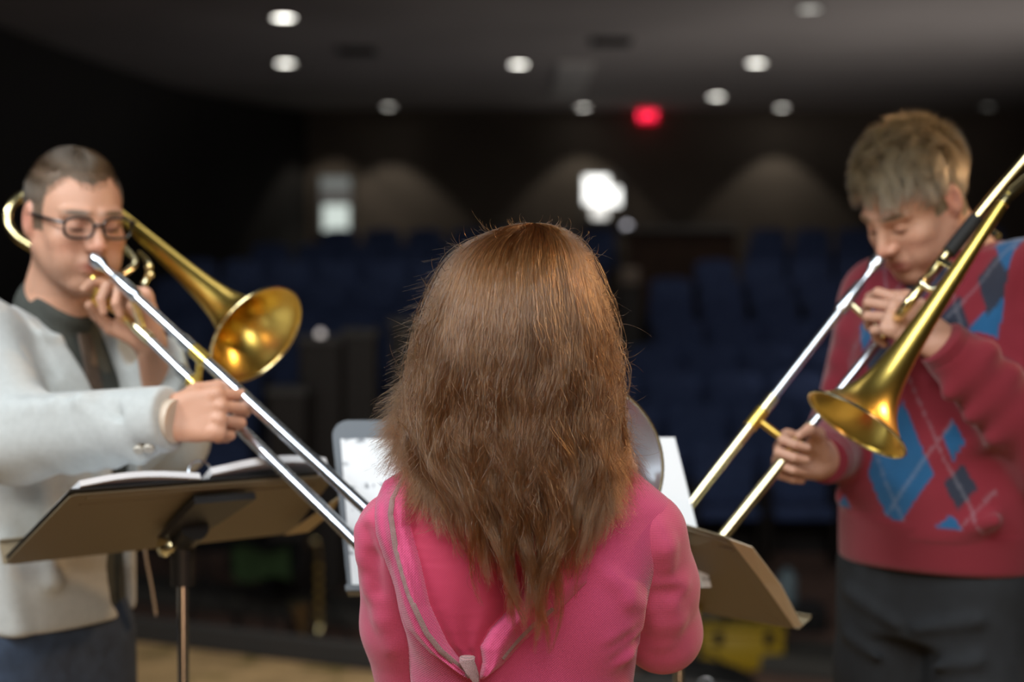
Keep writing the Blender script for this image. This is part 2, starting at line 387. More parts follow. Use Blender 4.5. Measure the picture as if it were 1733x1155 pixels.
V2 = [(x, y, -.6) for x, y, z in V]; b.add(V + V2, [(0, 1, 2, 3, 4), (9, 8, 7, 6, 5)] + [(i, (i + 1) % 5, (i + 1) % 5 + 5, i + 5) for i in range(5)]); struct(b, 'floor', M['stage'])
dn = nrm(np.array([.60, 1.14])); b = MB()
Rb = np.array([[nrm([1.14, -.6])[0], dn[0], 0], [nrm([1.14, -.6])[1], dn[1], 0], [0, 0, 1]])
c = (e0 + e1) / 2; L_ = np.linalg.norm(e1 - e0); b.box((c[0] + dn[0] * .03, c[1] + dn[1] * .03, .052), (L_, .06, .10), Rb, .01); struct(b, 'trim_1', M['wallblack'])
b = MB(); c2 = c + dn * 3.4; b.box((c2[0], c2[1], -.545), (L_, .5, .11), Rb, .02); struct(b, 'trim_2', mat('grey_step', (.10, .095, .085, 1), .8))
b = MB(); b.box((1.5, 14.5, -.65), (26, 36, .1)); struct(b, 'floor_house', M['carpet'])
YB = 24.6; CZ = 4.02
b = MB(); b.box((2, YB + .1, 1.7), (22, .2, 4.8)); struct(b, 'wall_back', M['backwall'])
b = MB(); b.box((9.1, 10.8, 1.7), (.2, 27.6, 4.8)); struct(b, 'wall_right', M['wallblack'])
b = MB(); pts = [(-6.2, -3), (-5.6, 8), (-5.1, 13), (-4.95, 16), (-4.75, 18), (-4.5, 20), (-4.15, 22), (-3.6, 23.4), (-2.95, YB)]
V = [(x, y, z) for z in (-.6, CZ + .05) for x, y in pts] + [(x - .2, y + .02, z) for z in (-.6, CZ + .05) for x, y in pts]; n = len(pts)
b.add(V, [(i, i + 1, n + i + 1, n + i) for i in range(n - 1)] + [(2 * n + i + 1, 2 * n + i, 3 * n + i, 3 * n + i + 1) for i in range(n - 1)] + [(i + 1, i, 2 * n + i, 2 * n + i + 1) for i in range(n - 1)] + [(n + i, n + i + 1, 3 * n + i + 1, 3 * n + i) for i in range(n - 1)] + [(0, n, 3 * n, 2 * n), (n - 1, 2 * n - 1, 4 * n - 1, 3 * n - 1)]); struct(b, 'wall_left', M['wallblack'])
b = MB(); b.box((1.5, 18.2, CZ + .1), (16, 13.2, .2)); struct(b, 'ceiling', M['ceil'])
b = MB(); b.box((1.5, 4.2, 5.6), (16, 15, .2)); struct(b, 'ceiling_stage', M['wallblack'])
b = MB(); b.box((1.5, 11.65, 4.85), (16, .1, 1.6)); struct(b, 'wall_proscenium', M['wallblack'])
b = MB(); b.box((1.5, -3.1, 2.5), (16, .2, 6.2)); struct(b, 'wall_behind', M['wallblack'])
b = MB(); b.box((.72, 20.9, CZ - .012), (.42, 3.4, .03), None, .01); struct(b, 'ceiling_lit_patch', mat('painted_light_patch', (.85, .82, .78, 1), .8))  # pale sheet painted in for a lit patch of the ceiling
NR = 10
def tier_z(i): return -.6 + .215 * i
for i in range(NR):
    y0 = 12.55 + i; y1 = y0 + 1.0 if i < NR - 1 else YB
    b = MB(); b.box((1.5, (y0 + YB) / 2, tier_z(i) - .1075 + 0), (15, YB - y0, .215 if i else .01)); struct(b, 'floor_tier', M['tier']) if i else None
# seats
def make_seat():
    r = empty('theatre_seat', (0, 0, 0), 'seat', 'seat', 'blue cloth theatre seats in raked rows')
    f = MB(); G = []
    for z in np.linspace(.40, .92, 7):
        t = (z - .40) / .52; row = []
        for x in np.linspace(-.235, .235, 9):
            q = x / .235; top = .92 - .05 * abs(q) ** 3; zz_ = .40 + (top - .40) * t
            row.append((x, .17 + .10 * t - .03 * (1 - q * q) * math.sin(pi * min(1, t + .15)) + .0, zz_))
        G.append(row)
    f.add(*solid_sheet(G, .055, (0, -1, 0))); f.build('backrest', M['blue'], r, True)
    f = MB(); f.box((0, -.04, .42), (.46, .44, .10), None, .03); f.build('seat_cushion', M['blue'], r, True)
    f = MB(); f.box((0, .24, .60), (.47, .02, .46), np.array([[1, 0, 0], [0, math.cos(-.19), -math.sin(-.19)], [0, math.sin(-.19), math.cos(-.19)]]), .008); f.build('back_shell', M['seatwood'], r)
    for s in (-1, 1):
        f = MB(); f.box((s * .25, .02, .30), (.035, .30, .60), None, .01); f.build('side_panel', M['seatwood'], r)
        f = MB(); f.box((s * .25, -.03, .615), (.055, .36, .03), None, .012); f.build('armrest', M['seatwood'], r)
    return r
seat0 = make_seat(); used = [False]
def dup(root, loc):
    r = root.copy(); COL.objects.link(r); r.location = loc
    for ch in list(root.children):
        c_ = ch.copy(); COL.objects.link(c_); c_.parent = r
        for g in ch.children: d_ = g.copy(); COL.objects.link(d_); d_.parent = c_
    return r
ORD = ['first', 'second', 'third', 'fourth', 'fifth', 'sixth', 'seventh', 'eighth', 'ninth', 'tenth', 'eleventh', 'twelfth', 'thirteenth', 'fourteenth', 'fifteenth', 'sixteenth', 'seventeenth']
names = ['front', 'second', 'third', 'fourth', 'fifth', 'sixth', 'seventh', 'eighth', 'ninth', 'back']
for i in range(NR):
    Y = 13.0 + i
    if i == NR - 1: Y = 22.0
    xl = -.302 * Y + .1; xl = max(xl, [-3.4, -3.5, -3.6, -3.7, -3.9, -3.9, -3.8, -3.75, -3.0, -2.25][i]); xr = .302 * Y
    k = 0; x = xl; rt = False
    while x < xr:
        gap = (i >= 7 and 1.12 < x < (2.4 if i == 7 else 2.9)) or (i < 7 and 1.1 < x < 1.3)
        if not gap:
            o = dup(seat0, (x, Y, tier_z(i))) if used[0] else seat0
            if not used[0]: used[0] = True; o.location = (x, Y, tier_z(i))
            side = 'left' if x < 1.2 else 'right'; k = k + 1
            if x > 1.2 and not rt: rt = True; k = 1
            o['label'] = 'blue cloth seat of the %s row, %s block, %s from that block\'s left end' % (names[i], side, ORD[k - 1])
            o['group'] = 'blue theatre seats of the %s row, %s block' % (names[i], side)
        x += .56
# ceiling lamps
def ceiling_lamp(px, py, label, s, rad=.085, spot_e=0):
    d = (CZ - .02 - CAMZ) / ((HOR - py) / F) ; p = P(px, py, d); 
    if d > YB - .55: d = YB - .55
    p = P(px, py, d); p = np.array([p[0], d, CZ])
    r = empty('ceiling_light', p, label, 'ceiling light', 'round downlights in the hall ceiling')
    f = MB(); f.lathe([(rad, .0), (rad + .03, .0), (rad + .03, -.02), (rad, -.02)], p, (0, 0, 1), 24, True); f.build('trim_ring', M['greytop'], r, True)
    f = MB(); f.lathe([(0.0, -.012), (rad, -.012), (rad, .0), (0, .0)], p, (0, 0, 1), 24); f.build('lamp_disc', emit('lamp_glow_%d' % px, (1.0, .97, .88), s), r)
    if spot_e: spot('downlight', p + [0, 0, -.03], p + [0, 0, -2], spot_e, (1.0, .93, .80), 86, .25, .05)
    return p
ceiling_lamp(480, 34, 'bright round downlight nearest the left, upper of the left pair', 9, .10, 3)
ceiling_lamp(483, 110, 'bright round downlight, lower of the left pair', 9, .10, 8)
ceiling_lamp(878, 112, 'bright round downlight high above the woman with auburn hair', 9, .10, 8)
ceiling_lamp(1280, 110, 'bright round downlight, upper of the right cluster of three', 9, .10, 8)
ceiling_lamp(1213, 166, 'bright round downlight right of the red exit sign', 9, .10, 18)
ceiling_lamp(1370, 20, 'dim round downlight at the top edge, nearest the stage on the right', 1.1, .10)
ceiling_lamp(658, 183, 'small round downlight close to the back wall, between the left pair and the exit sign', 4, .085, 28)
ceiling_lamp(987, 186, 'small round downlight just left of the red exit sign', 7, .085, 22)
ceiling_lamp(1323, 185, 'small round downlight, lower right of the right cluster of three', 7, .085, 26)
ceiling_lamp(1672, 183, 'faint round downlight far right above the tousle-haired man', .5, .085)
for px, py in ((605, 86), (1035, 70)):
    d = (CZ - CAMZ) / ((HOR - py) / F); p = P(px, py, d); v = empty('ceiling_vent', p, 'dark ceiling vent ' + ('beside the left pair of downlights' if px < 800 else 'near the painted lit patch of the ceiling'), 'vent')
    f = MB(); f.box(p + [0, 0, -.01], (.40, .40, .03), None, .006); f.build('vent_frame', M['wallblack'], v)
    for q in range(5): f = MB(); f.box(p + [0, -.14 + .07 * q, -.028], (.34, .02, .01)); f.build('slat', M['wallblack'], v)
# spot for the partial arch behind the left window
spot('downlight', (-2.55, YB - .55, CZ - .05), (-2.55, YB - .5, 1), 16, (1.0, .9, .75), 80, .3, .05)
# exit sign
ex = P(1096, 197, YB - .12); r = empty('exit_sign', ex, 'glowing red exit sign under the ceiling at the back wall', 'exit sign')
f = MB(); f.box(ex, (.27, .06, .17), None, .01); f.build('sign_housing', emit('red_sign_face', (1, .0, .035), .7), r)
tc_ = bpy.data.curves.new('exit_letters', 'FONT'); tc_.body = 'EXIT'; tc_.size = .12; tc_.align_x = 'CENTER'; tc_.align_y = 'CENTER'; tc_.extrude = .004
to = bpy.data.objects.new('tmp', tc_); COL.objects.link(to); bpy.context.view_layer.update(); dg = bpy.context.evaluated_depsgraph_get(); me = bpy.data.meshes.new_from_object(to.evaluated_get(dg)); bpy.data.objects.remove(to)
me.transform(Matrix.Translation(Vector(ex) + Vector((0, -.036, 0))) @ Matrix.Rotation(pi / 2, 4, 'X')); me.materials.clear(); link('sign_letters', me, emit('red_letters', (1, .03, .08), 6), r, False)
# windows of the projection room and wall fittings
def lit_window(name, x0, y0, x1, y1, panes, frame=True):
    d = YB - .03; a = P(x0, y1, d); c_ = P(x1, y0, d); cx_, cz_ = (a[0] + c_[0]) / 2, (a[2] + c_[2]) / 2; w_, h_ = c_[0] - a[0], c_[2] - a[2]
    r = empty(name, (cx_, d, cz_)); r['kind'] = 'structure'
    for (X, Z, sw, sh_) in ((cx_, a[2], w_ + .06, .04), (cx_, c_[2], w_ + .06, .04), (a[0], cz_, .04, h_), (c_[0], cz_, .04, h_)):
        f = MB(); f.box((X, d - .01, Z), (sw, .06, sh_)); f.build('window_frame', M['greytop'], r)
    for k, (u0, v0, u1, v1, s, col) in enumerate(panes):
        A = P(u0, v1, d); C = P(u1, v0, d); f = MB(); f.box(((A[0] + C[0]) / 2, d + .008, (A[2] + C[2]) / 2), (C[0] - A[0], .02, C[2] - A[2])); f.build('window_pane', emit('window_glow_%s_%d' % (name, k), col, s), r)
lit_window('window_1', 541, 298, 595, 393, [(543, 300, 593, 320, .20, (.8, .85, .8)), (543, 322, 593, 345, .10, (.8, .75, .7)), (547, 347, 590, 391, .75, (.85, .95, .88))])
lit_window('window_2', 986, 296, 1052, 372, [(986, 297, 1030, 345, 2.4, (1, 1, .96)), (1012, 318, 1050, 348, 2.2, (1, 1, .96)), (1002, 346, 1028, 370, 1.2, (1, .98, .92))])
p = P(1061, 383, YB - .06); r = empty('wall_light', p, 'small dim round wall light right of the bright window', 'wall light'); f = MB(); f.lathe([(0, 0), (.05, 0), (.05, .05), (0, .05)], p, (0, 1, 0), 20); f.build('lamp_disc', emit('dim_disc', (.8, .78, .85), 1.6), r); f = MB(); f.lathe([(.05, -.005), (.07, -.005), (.07, .055), (.05, .055)], p, (0, 1, 0), 20, True); f.build('trim_ring', M['greytop'], r)
# sound booth half wall
q0 = P(1062, 470, 20.4); q1 = P(1245, 392, 20.4); r = empty('booth_wall', ((q0[0] + q1[0]) / 2, 20.4, tier_z(8)), 'brown half wall of the sound booth with a grey top rail', 'half wall')
f = MB(); f.box(((q0[0] + q1[0]) / 2, 20.42, (tier_z(8) + q1[2]) / 2), (q1[0] - q0[0], .08, q1[2] - tier_z(8))); f.build('wall_panel', M['brownwood'], r)
f = MB(); f.box(((q0[0] + q1[0]) / 2, 20.40, q1[2] + .03), (q1[0] - q0[0] + .06, .22, .06), None, .01); f.build('top_rail', M['greytop'], r)
p = P(1066, 465, 18.2); f = MB(); f.box((p[0], 18.2, p[2] - .02), (.20, .14, .18), None, .03); o = f.build('box', mat('beige_box', (.55, .45, .36, 1), .7), None); tag(o, 'small beige box on the seats below the sound booth wall', 'box')
f = MB(); f.box((p[0], 18.2, (tier_z(5) + p[2] - .11) / 2), (.24, .20, p[2] - .11 - tier_z(5)), None, .01); o = f.build('equipment_pedestal', M['seatwood']); tag(o, 'narrow dark pedestal carrying the small beige box', 'pedestal')
# consoles on the aisle between the stage and the seats
for px, py, d, s, lab in ((545, 578, 12.0, .30, 'dark box with a glinting pale top, left of the red-haired woman'), (612, 566, 12.2, .24, 'dark box with a grey top nearest the woman, second of the left boxes'), (490, 664, 11.4, .26, 'low dark box with a faint grey top, left of the glinting one'), (690, 548, 12.3, .24, 'dark box with a brown top just beside the auburn hair')):
    p = P(px, py, d); r = empty('equipment_case', (p[0], d, -.6), lab, 'equipment case', 'tall dark cases before the seats')
    f = MB(); f.box((p[0], d, (p[2] - .6) / 2), (s, .3, p[2] + .6), None, .015); f.build('case_body', M['seatwood'], r)
    f = MB(); f.box((p[0], d, p[2] + .015), (s + .02, .32, .05), None, .01); f.build('case_lid', M['greytop'], r)
    if px == 545: f = MB(); f.ell = None; f.lathe([(0, .0), (.028, .0), (.02, .035), (0, .045)], (p[0], d - .1, p[2] + .04), (0, 0, 1), 16); f.build('lid_glint', emit('glint', (1, .9, .85), .9), r)  # glowing dome paints a bright highlight on the lid

# ------------------------------------------------------------------ people
def head_field(H, R, neck, h=.0026, female=False, neckr=.058):
    "H = point between the ears, R rows = left, forward, up"
    def L(x, y, z): return H + R[0] * x + R[1] * y + R[2] * z
    lo = np.minimum(H - .17, neck - .1); hi = np.maximum(H + .17, neck + .1)
    f = Field(lo, hi, h)
    f.ell(L(0, -.018, .036), (.077, .096, .086), R, 0)
    f.ell(L(0, .018, -.015), (.066, .078, .090), R, .03)
    f.ell(L(0, .030, -.070), (.054, .052, .042), R, .03)
    for s in (-1, 1):
        f.cone(L(s * .057, .0, -.045), L(s * .02, .07, -.098), .016, .014, .03)      # jaw line
        f.ell(L(s * .042, .058, -.026), (.024, .024, .020), R, .02)                   # cheekbone
        f.ell(L(s * .036, .062, -.060), (.022, .024, .022), R, .02)                   # cheek
        f.ell(L(s * .031, .101, .002), (.019, .014, .013), R, .014, 'sub')            # socket
        f.ell(L(s * .031, .078, .000), (.0135, .0125, .012), R, .003)                 # eye under its lids
        f.cone(L(s * .014, .089, .022), L(s * .048, .074, .022), .009, .008, .012)    # brow
    f.ell(L(0, .072, -.100), (.020, .017, .016), R, .018)                             # chin
    f.cone(L(0, .086, .014), L(0, .112, -.028), .0075, .0115, .012)                   # nose
    for s in (-1, 1): f.ell(L(s * .012, .102, -.032), (.0085, .011, .0085), R, .006)
    for s in (-1, 1): f.ell(L(s * .006, .108, -.042), (.0035, .005, .003), R, .003, 'sub')
    f.ell(L(0, .080, -.062), (.027, .020, .020), R, .012)
    f.cone(L(-.019, .090, -.0605), L(.019, .090, -.0605), .0062, .0062, .005)
    f.cone(L(-.015, .090, -.0720), L(.015, .090, -.0720), .0070, .0070, .005)
    f.cone(L(-.024, .099, -.0665), L(.024, .099, -.0665), .0022, .0022, .003, 'sub')
    for s in (-1, 1):                                                                  # ears
        f.ell(L(s * .080, -.012, .000), (.0085, .019, .030), R, .006)
        f.ell(L(s * .074, -.006, -.018), (.008, .012, .018), R, .006)
        f.ell(L(s * .090, -.008, .002), (.007, .010, .018), R, .006, 'sub')
    f.chain([L(0, -.03, -.05), neck * .5 + L(0, -.025, -.09) * .5, neck], [neckr, neckr * .98, neckr * 1.12], .03)
    if not female: f.ell(L(0, .03, -.145) * .7 + neck * .3, (.012, .014, .014), R, .02)
    f.smooth(1)
    return f
def head_pigment(V, H, R, base, hair, brow, hairline, stub=0.):
    q = (V - H) @ R.T; C = np.tile(np.array(base), (len(V), 1))
    def blend(mask, col):
        m = np.clip(mask, 0, 1)[:, None]; C[:] = C * (1 - m) + np.array(col) * m
    g = lambda c, r: np.exp(-(((q - np.array(c)) / np.array(r)) ** 2).sum(1))
    for s in (-1, 1):
        blend(.35 * g((s * .042, .06, -.035), (.02, .04, .018)), (.62, .22, .16))
        blend(.6 * g((s * .080, -.01, 0), (.012, .03, .03)), (.60, .20, .15))
        blend(1.6 * g((s * .032, .088, .0255), (.021, .03, .0042)), brow)
        blend(1.2 * g((s * .031, .092, -.004), (.014, .02, .0025)), (.05, .03, .025))
        blend(.35 * g((s * .031, .09, .004), (.016, .02, .008)), (.40, .17, .12))
    blend(.45 * g((0, .11, -.03), (.018, .03, .015)), (.62, .22, .16))
    blend(1.3 * g((0, .095, -.066), (.022, .018, .009)), (.46, .15, .13))
    if stub: blend(stub * np.clip((-.035 - q[:, 2]) / .02, 0, 1) * (q[:, 1] > -.02) * (q[:, 2] > -.13), (.28, .17, .12))
    blend(hairline(q).astype(float), hair)
    return C
def hand(f, wrist, yd, zd, side, curls, thumb, sc=1.0, spread=.06, forearm=None):
    "yd wrist->knuckles, zd palm normal (fingers curl to it), side +1 right hand, -1 left hand; returns knuckle frame"
    y = nrm(yd); z = nrm(np.asarray(zd, float) - y * np.dot(zd, y)); x = np.cross(y, z) * side
    W = np.asarray(wrist, float)
    def L(a, b, c): return W + (x * a + y * b + z * c) * sc
    fl = (z, .62)
    for xa, xb in ((.018, .030), (.006, .011), (-.006, -.010), (-.016, -.029)):
        f.cone(L(xa, .006, 0), L(xb, .086, 0), .017 * sc, .0145 * sc, .008, 'add', fl)
    f.cone(L(.016, .015, .006), L(.032, .050, .008), .018 * sc, .014 * sc, .010)       # ball of the thumb
    f.cone(L(-.018, .015, .006), L(-.026, .055, .006), .014 * sc, .012 * sc, .010)
    roots = [(.030, .088), (.0105, .094), (-.0100, .090), (-.0285, .081)]
    lens = [(.043, .026, .021), (.047, .029, .022), (.043, .027, .021), (.034, .020, .018)]
    rr = [(.0096, .0086, .0078, .0066), (.0098, .0088, .0079, .0067), (.0094, .0084, .0076, .0065), (.0084, .0075, .0068, .0058)]
    for i in range(4):
        p = L(roots[i][0], roots[i][1], 0); a = 0.; sp = spread * (1.5 - i)
        f.ell(p - z * .001, (.0115 * sc,) * 3, None, .006)                             # knuckle
        for j in range(3):
            a += curls[i][j]
            d = nrm(y * math.cos(a) + z * math.sin(a) + x * sp * max(math.cos(a), .1)); q = p + d * lens[i][j] * sc
            f.cone(p, q, rr[i][j] * sc, rr[i][j + 1] * sc, .0022); p = q
    t = [L(*c) for c in thumb]
    f.chain(t, [.0135 * sc, .0118 * sc, .0100 * sc, .0080 * sc], .005)
    if forearm is not None:
        f.cone(W - y * .004, forearm, .026 * sc, .032 * sc, .02, 'add', (z, .8))
    return x, y, z
def hair_obj(name, S, rad, m, parent, tip=.3):
    N, K, _ = S.shape; hc = bpy.data.hair_curves.new(name); hc.add_curves([K] * N)
    hc.attributes['position'].data.foreach_set('vector', S.astype(np.float32).ravel())
    a = hc.attributes.get('radius') or hc.attributes.new('radius', 'FLOAT', 'POINT')
    t = np.linspace(0, 1, K); r = rad * (1 - (1 - tip) * t ** 3); a.data.foreach_set('value', np.tile(r, N).astype(np.float32))
    hc.materials.append(m); o = bpy.data.objects.new(name, hc); COL.objects.link(o); o.parent = parent
    o.matrix_parent_inverse = Matrix.Translation(WL(parent)).inverted(); return o
def short_hair(name, H, R, n, inside, length, lift, flow, m, parent, rad=.00035, K=7, seed=1, clump=0., grow=0.):
    "short strands standing on the scalp; inside(q) = hairline test in head space"
    rg = np.random.default_rng(seed); q = rg.normal(size=(n * 3, 3)); q /= np.linalg.norm(q, axis=1)[:, None]
    c = np.array([0, -.018, .036]); r = np.array([.077, .096, .086]) + grow; p = c + q * r
    p = p[inside(p)][:n]; nn = (p - c) / r ** 2; nn /= np.linalg.norm(nn, axis=1)[:, None]
    fl = flow(p); fl = fl - nn * (fl * nn).sum(1)[:, None]; fl /= np.linalg.norm(fl, axis=1)[:, None] + 1e-6
    Ln = length(p) * rg.uniform(.75, 1.15, len(p)); d = fl + nn * lift(p)[:, None]
    if clump:
        k = np.sin(p[:, 0] * 190 + 3 * np.sin(p[:, 1] * 80)) + np.sin(p[:, 1] * 150 + 2 * np.sin(p[:, 0] * 120) + 1); d += np.cross(nn, fl) * (clump * k)[:, None] + nn * (clump * .5 * np.sin(p[:, 0] * 140 + p[:, 1] * 90 + p[:, 2] * 60))[:, None]
    d += rg.normal(size=d.shape) * .12; d /= np.linalg.norm(d, axis=1)[:, None]
    t = np.linspace(0, 1, K)[None, :, None]
    S = (p - nn * .002)[:, None, :] + d[:, None, :] * Ln[:, None, None] * t + fl[:, None, :] * Ln[:, None, None] * (t ** 2) * .35 - nn[:, None, :] * Ln[:, None, None] * (t ** 2) * .28 * (lift(p)[:, None, None] > .2)
    return hair_obj(name, H + S @ R, rad, m, parent)
TORSO_M = [(-.13, .150, .105, 0), (-.04, .168, .118, -.01), (.04, .170, .118, -.008), (.14, .158, .110, .0), (.26, .168, .118, .006), (.38, .182, .120, .004), (.45, .178, .105, -.004), (.50, .130, .085, -.010), (.54, .080, .068, -.012), (.58, .060, .058, -.012)]
TORSO_F = [(-.13, .150, .105, 0), (-.04, .160, .112, -.01), (.06, .140, .100, .0), (.14, .128, .090, .004), (.24, .140, .098, .010), (.34, .158, .098, .010), (.405, .160, .086, -.002), (.45, .118, .070, -.010), (.485, .066, .058, -.012), (.53, .050, .050, -.012)]
def torso_frame(pelvis, neck, fwd):
    u = nrm(np.asarray(neck) - pelvis); l = nrm(np.cross(u, nrm(fwd))); return np.array([l, np.cross(u, l) * -1, u])
def body_mesh(name, parent, fields, colf, mt=None):
    V, Q = join_vq([f.mesh() for f in fields]); me = npmesh(name, V, Q); V2 = np.empty(len(me.vertices) * 3); me.vertices.foreach_get('co', V2)
    pigment(me, colf(V2.reshape(-1, 3))); return link(name, me, mt or M['skin'], parent)
def cloth_mesh(name, parent, f, mt, colf=None, sm=1):
    V, Q = f.smooth(sm).mesh(); me = npmesh(name, V, Q)
    if colf is not None:
        V2 = np.empty(len(me.vertices) * 3); me.vertices.foreach_get('co', V2); pigment(me, colf(V2.reshape(-1, 3)))
    return link(name, me, mt, parent)
def legs(f, pelvis, Rt, feet, g, k=.03, zlo=None):
    "trouser / leg volume from pelvis to ankles"
    for s, ft in zip((1, -1), feet):
        hip = pelvis + Rt[0] * s * .088 - Rt[2] * .03; kn = hip * .52 + ft * .48 + np.array([0, 0, .03]) + Rt[1] * .02
        f.chain([hip, hip * .6 + kn * .4, kn, ft + np.array([0, 0, .10])], [.090 + g, .080 + g, .060 + g, .046 + g], k)
def shoe(name, parent, ft, fw):
    fw = nrm([fw[0], fw[1], 0]); f = Field(ft - .22, ft + .22, .005); z = np.array([0, 0, 1.])
    lf = np.array([-fw[1], fw[0], 0])
    f.cone(ft + z * .045 - fw * .03, ft + z * .035 + fw * .16, .046, .040, 0); f.cone(ft + z * .05, ft + z * .10, .045, .048, .03)
    f.ell(ft + z * .03 + fw * .07, (.05, .14, .03), np.array([lf, fw, z]), .02)
    f.func(ft - .22, ft + .22, lambda X, Y, Z: Z - .002, 0, 'sub')
    return cloth_mesh(name, parent, f, M['shoe'])
def forearm_under(p_wrist, p_elbow, d=.07): return p_wrist + nrm(p_elbow - p_wrist) * d

# ---- trombone player on the left
def man_left():
    H = P(128, 374, 2.97); R = frame((math.sin(.62), -math.cos(.62), -.17)); neck = P(92, 520, 3.02); neck[2] = 1.50
    pel = np.array([-.835, 3.0, .96]); bf = np.array([math.sin(.98), -math.cos(.98), 0]); T = torso_frame(pel, neck, bf)
    root = empty('person', (pel[0], pel[1], 0), 'man with glasses and receding hair in a light grey jacket, playing a trombone', 'person')
    SR = P(-42, 578, 2.87); SL = pel + T[2] * .455 + T[0] * .175
    ER = P(28, 742, 2.76); WR = P(262, 712, 2.66)
    EL = P(288, 745, 3.10); WLh = P(256, 588, 2.93)
    feet = [pel * [1, 1, 0] + T[0] * .12 + bf * .03, pel * [1, 1, 0] - T[0] * .13 + bf * .02]; feet = [np.array([f[0], f[1], 0.0]) for f in feet]
    hf = head_field(H, R, neck)
    hr = Field(WR - .16, WR + .2, .0022)
    hand(hr, WR + nrm(WR - ER) * .012, (.93, -.05, .10), (.12, .95, -.25), 1, [(.75, .9, .5), (.85, 1.0, .6), (.95, 1.1, .6), (1.0, 1.1, .7)],
         [(.022, .018, .012), (.045, .050, .022), (.050, .082, .034), (.043, .108, .046)], 1.02, .05, WR + nrm(ER - WR) * .08)
    hl = Field(WLh - .2, WLh + .2, .0022)
    hand(hl, WLh + nrm(WLh - EL) * .01, (-.30, -.25, .92), (-.45, -.85, -.05), -1, [(.5, .7, .5), (.9, 1.2, .8), (1.0, 1.3, .8), (1.1, 1.3, .8)],
         [(.024, .020, .012), (.052, .045, .02), (.062, .075, .03), (.055, .098, .045)], 1.0, .05, WLh + nrm(EL - WLh) * .08)
    bd = Field(np.minimum(pel, neck) - [.45, .45, .97], np.maximum(pel, neck) + [.45, .45, .1], .009)
    bd.loft(pel, T, TORSO_M, -.018, .02); legs(bd, pel, T, feet, -.016)
    for a, b, c in ((SR, ER, WR), (SL, EL, WLh)): bd.chain([a, b, c], [.045, .036, .026], .02)
    for ft in feet: bd.cone(ft + [0, 0, .05], ft + [0, 0, .12], .03, .03, .02); bd.cone(ft + [0, 0, .04], ft + bf * .12 + [0, 0, .03], .03, .025, .02)
    line = lambda q: (q[:, 2] > .055 + .030 * np.clip((q[:, 1] - .02) / .05, 0, 1) - .013 * np.exp(-((q[:, 0] + .004) / .024) ** 2) * (q[:, 1] > 0) + .012 * np.exp(-((np.abs(q[:, 0]) - .042) / .012) ** 2)) | ((q[:, 1] < .028) & (q[:, 2] > .012)) | ((q[:, 1] < -.03) & (q[:, 2] > -.055)) | ((np.abs(q[:, 1] - .018) < .012) & (q[:, 2] > -.015) & (np.abs(q[:, 0]) > .06))
    hl2 = lambda q: line(q) & (q[:, 2] > -.06)
    body_mesh('body', root, [hf, hr, hl, bd], lambda V: np.where((np.linalg.norm(V - H, axis=1) < .2)[:, None], head_pigment(V, H, R, (.60, .33, .225), (.16, .11, .075), (.10, .065, .04), lambda q: hl2(q) & (np.abs(q[:, 0]) < .0785), .30), np.array([.56, .30, .20])))
    short_hair('hair', H, R, 15000, hl2, lambda p: .011 + .006 * np.clip(p[:, 2] / .1, 0, 1), lambda p: .7 + 0 * p[:, 0], lambda p: np.stack([p[:, 0] * 0, -.2 + 0 * p[:, 1], -1 + 2 * np.clip(p[:, 2] * 10 - .3, 0, 1)], 1) + np.array([0, .3, 0]), M['hair_brown'], root, .00035, 5, 3)
    # clothes
    lo = np.minimum(np.minimum(pel, ER), WR) - [.30, .30, .12]; hi = np.maximum(np.maximum(neck, SL), EL) + [.25, .25, .12]
    sh = Field([pel[0] - .3, pel[1] - .3, .78], [pel[0] + .36, pel[1] + .3, 1.60], .006)
    sh.loft(pel, T, [(-.16, .158, .110, 0)] + TORSO_M[1:9], -.001, .02)
    sh.chain([neck + [0, 0, .02] - T[1] * .005, neck * .5 + (H - R[2] * .11) * .5 + [0, 0, -.005]], [.068, .062], .015)
    sh.func([pel[0] - .3, pel[1] - .3, 1.3], [pel[0] + .4, pel[1] + .3, 1.65], lambda X, Y, Z: -(((X - pel[0]) * T[2][0] + (Y - pel[1]) * T[2][1] + (Z - pel[2]) * T[2][2])  - .672 + .86 * ((X - pel[0]) * T[1][0] + (Y - pel[1]) * T[1][1] + (Z - pel[2]) * T[1][2] + .07)) * .76, .004, 'sub')
    sh.ell(H - R[2] * .02, (.085, .12, .115), R, 0, 'sub')
    sho = cloth_mesh('shirt', root, sh, M['shirt'])
    nk = neck + T[1] * .045
    tb = MB(); tp = [pel + T[2] * u + T[1] * y for u, y in ((.520, .078), (.49, .090), (.44, .108), (.38, .122), (.32, .128), (.26, .130), (.21, .130))]
    tb.tube(tp, [.016, .017, .018, .022, .026, .028, .024], 16, True, .22, T[1]); tb.build('necktie', M['tie'], root, True)
    j = Field(lo, hi, .0055)
    hem = .972
    TJ = [(-.19, .195, .140, -.012), (-.10, .188, .136, -.012)] + [(u, a + .004, b + .004, c) for u, a, b, c in TORSO_M[1:8]]
    j.loft(pel, T, TJ, .012, .02)
    for s in (1, -1): j.cone(pel + T[2] * .50 + T[0] * s * .07, (SL if s > 0 else SR) + [0, 0, .012], .045, .058, .04)
    j.chain([SR, ER, WR + nrm(WR - ER) * .06], [.076, .070, .050], .035)
    j.chain([SL, EL, WLh - [0, 0, .02]], [.074, .064, .050], .035)
    # folds of the sleeve
    for t, d in ((.15, .020), (.30, .024), (.45, .016), (.62, .012)):
        c = ER + (WR - ER) * t; j.cone(c + [-.02, -.042, .045], c + [.07, -.045, -.045], .012, .010, .028)
        j.cone(c + [.02, -.062, .05], c + [.10, -.060, -.035], .006, .005, .022, 'sub')
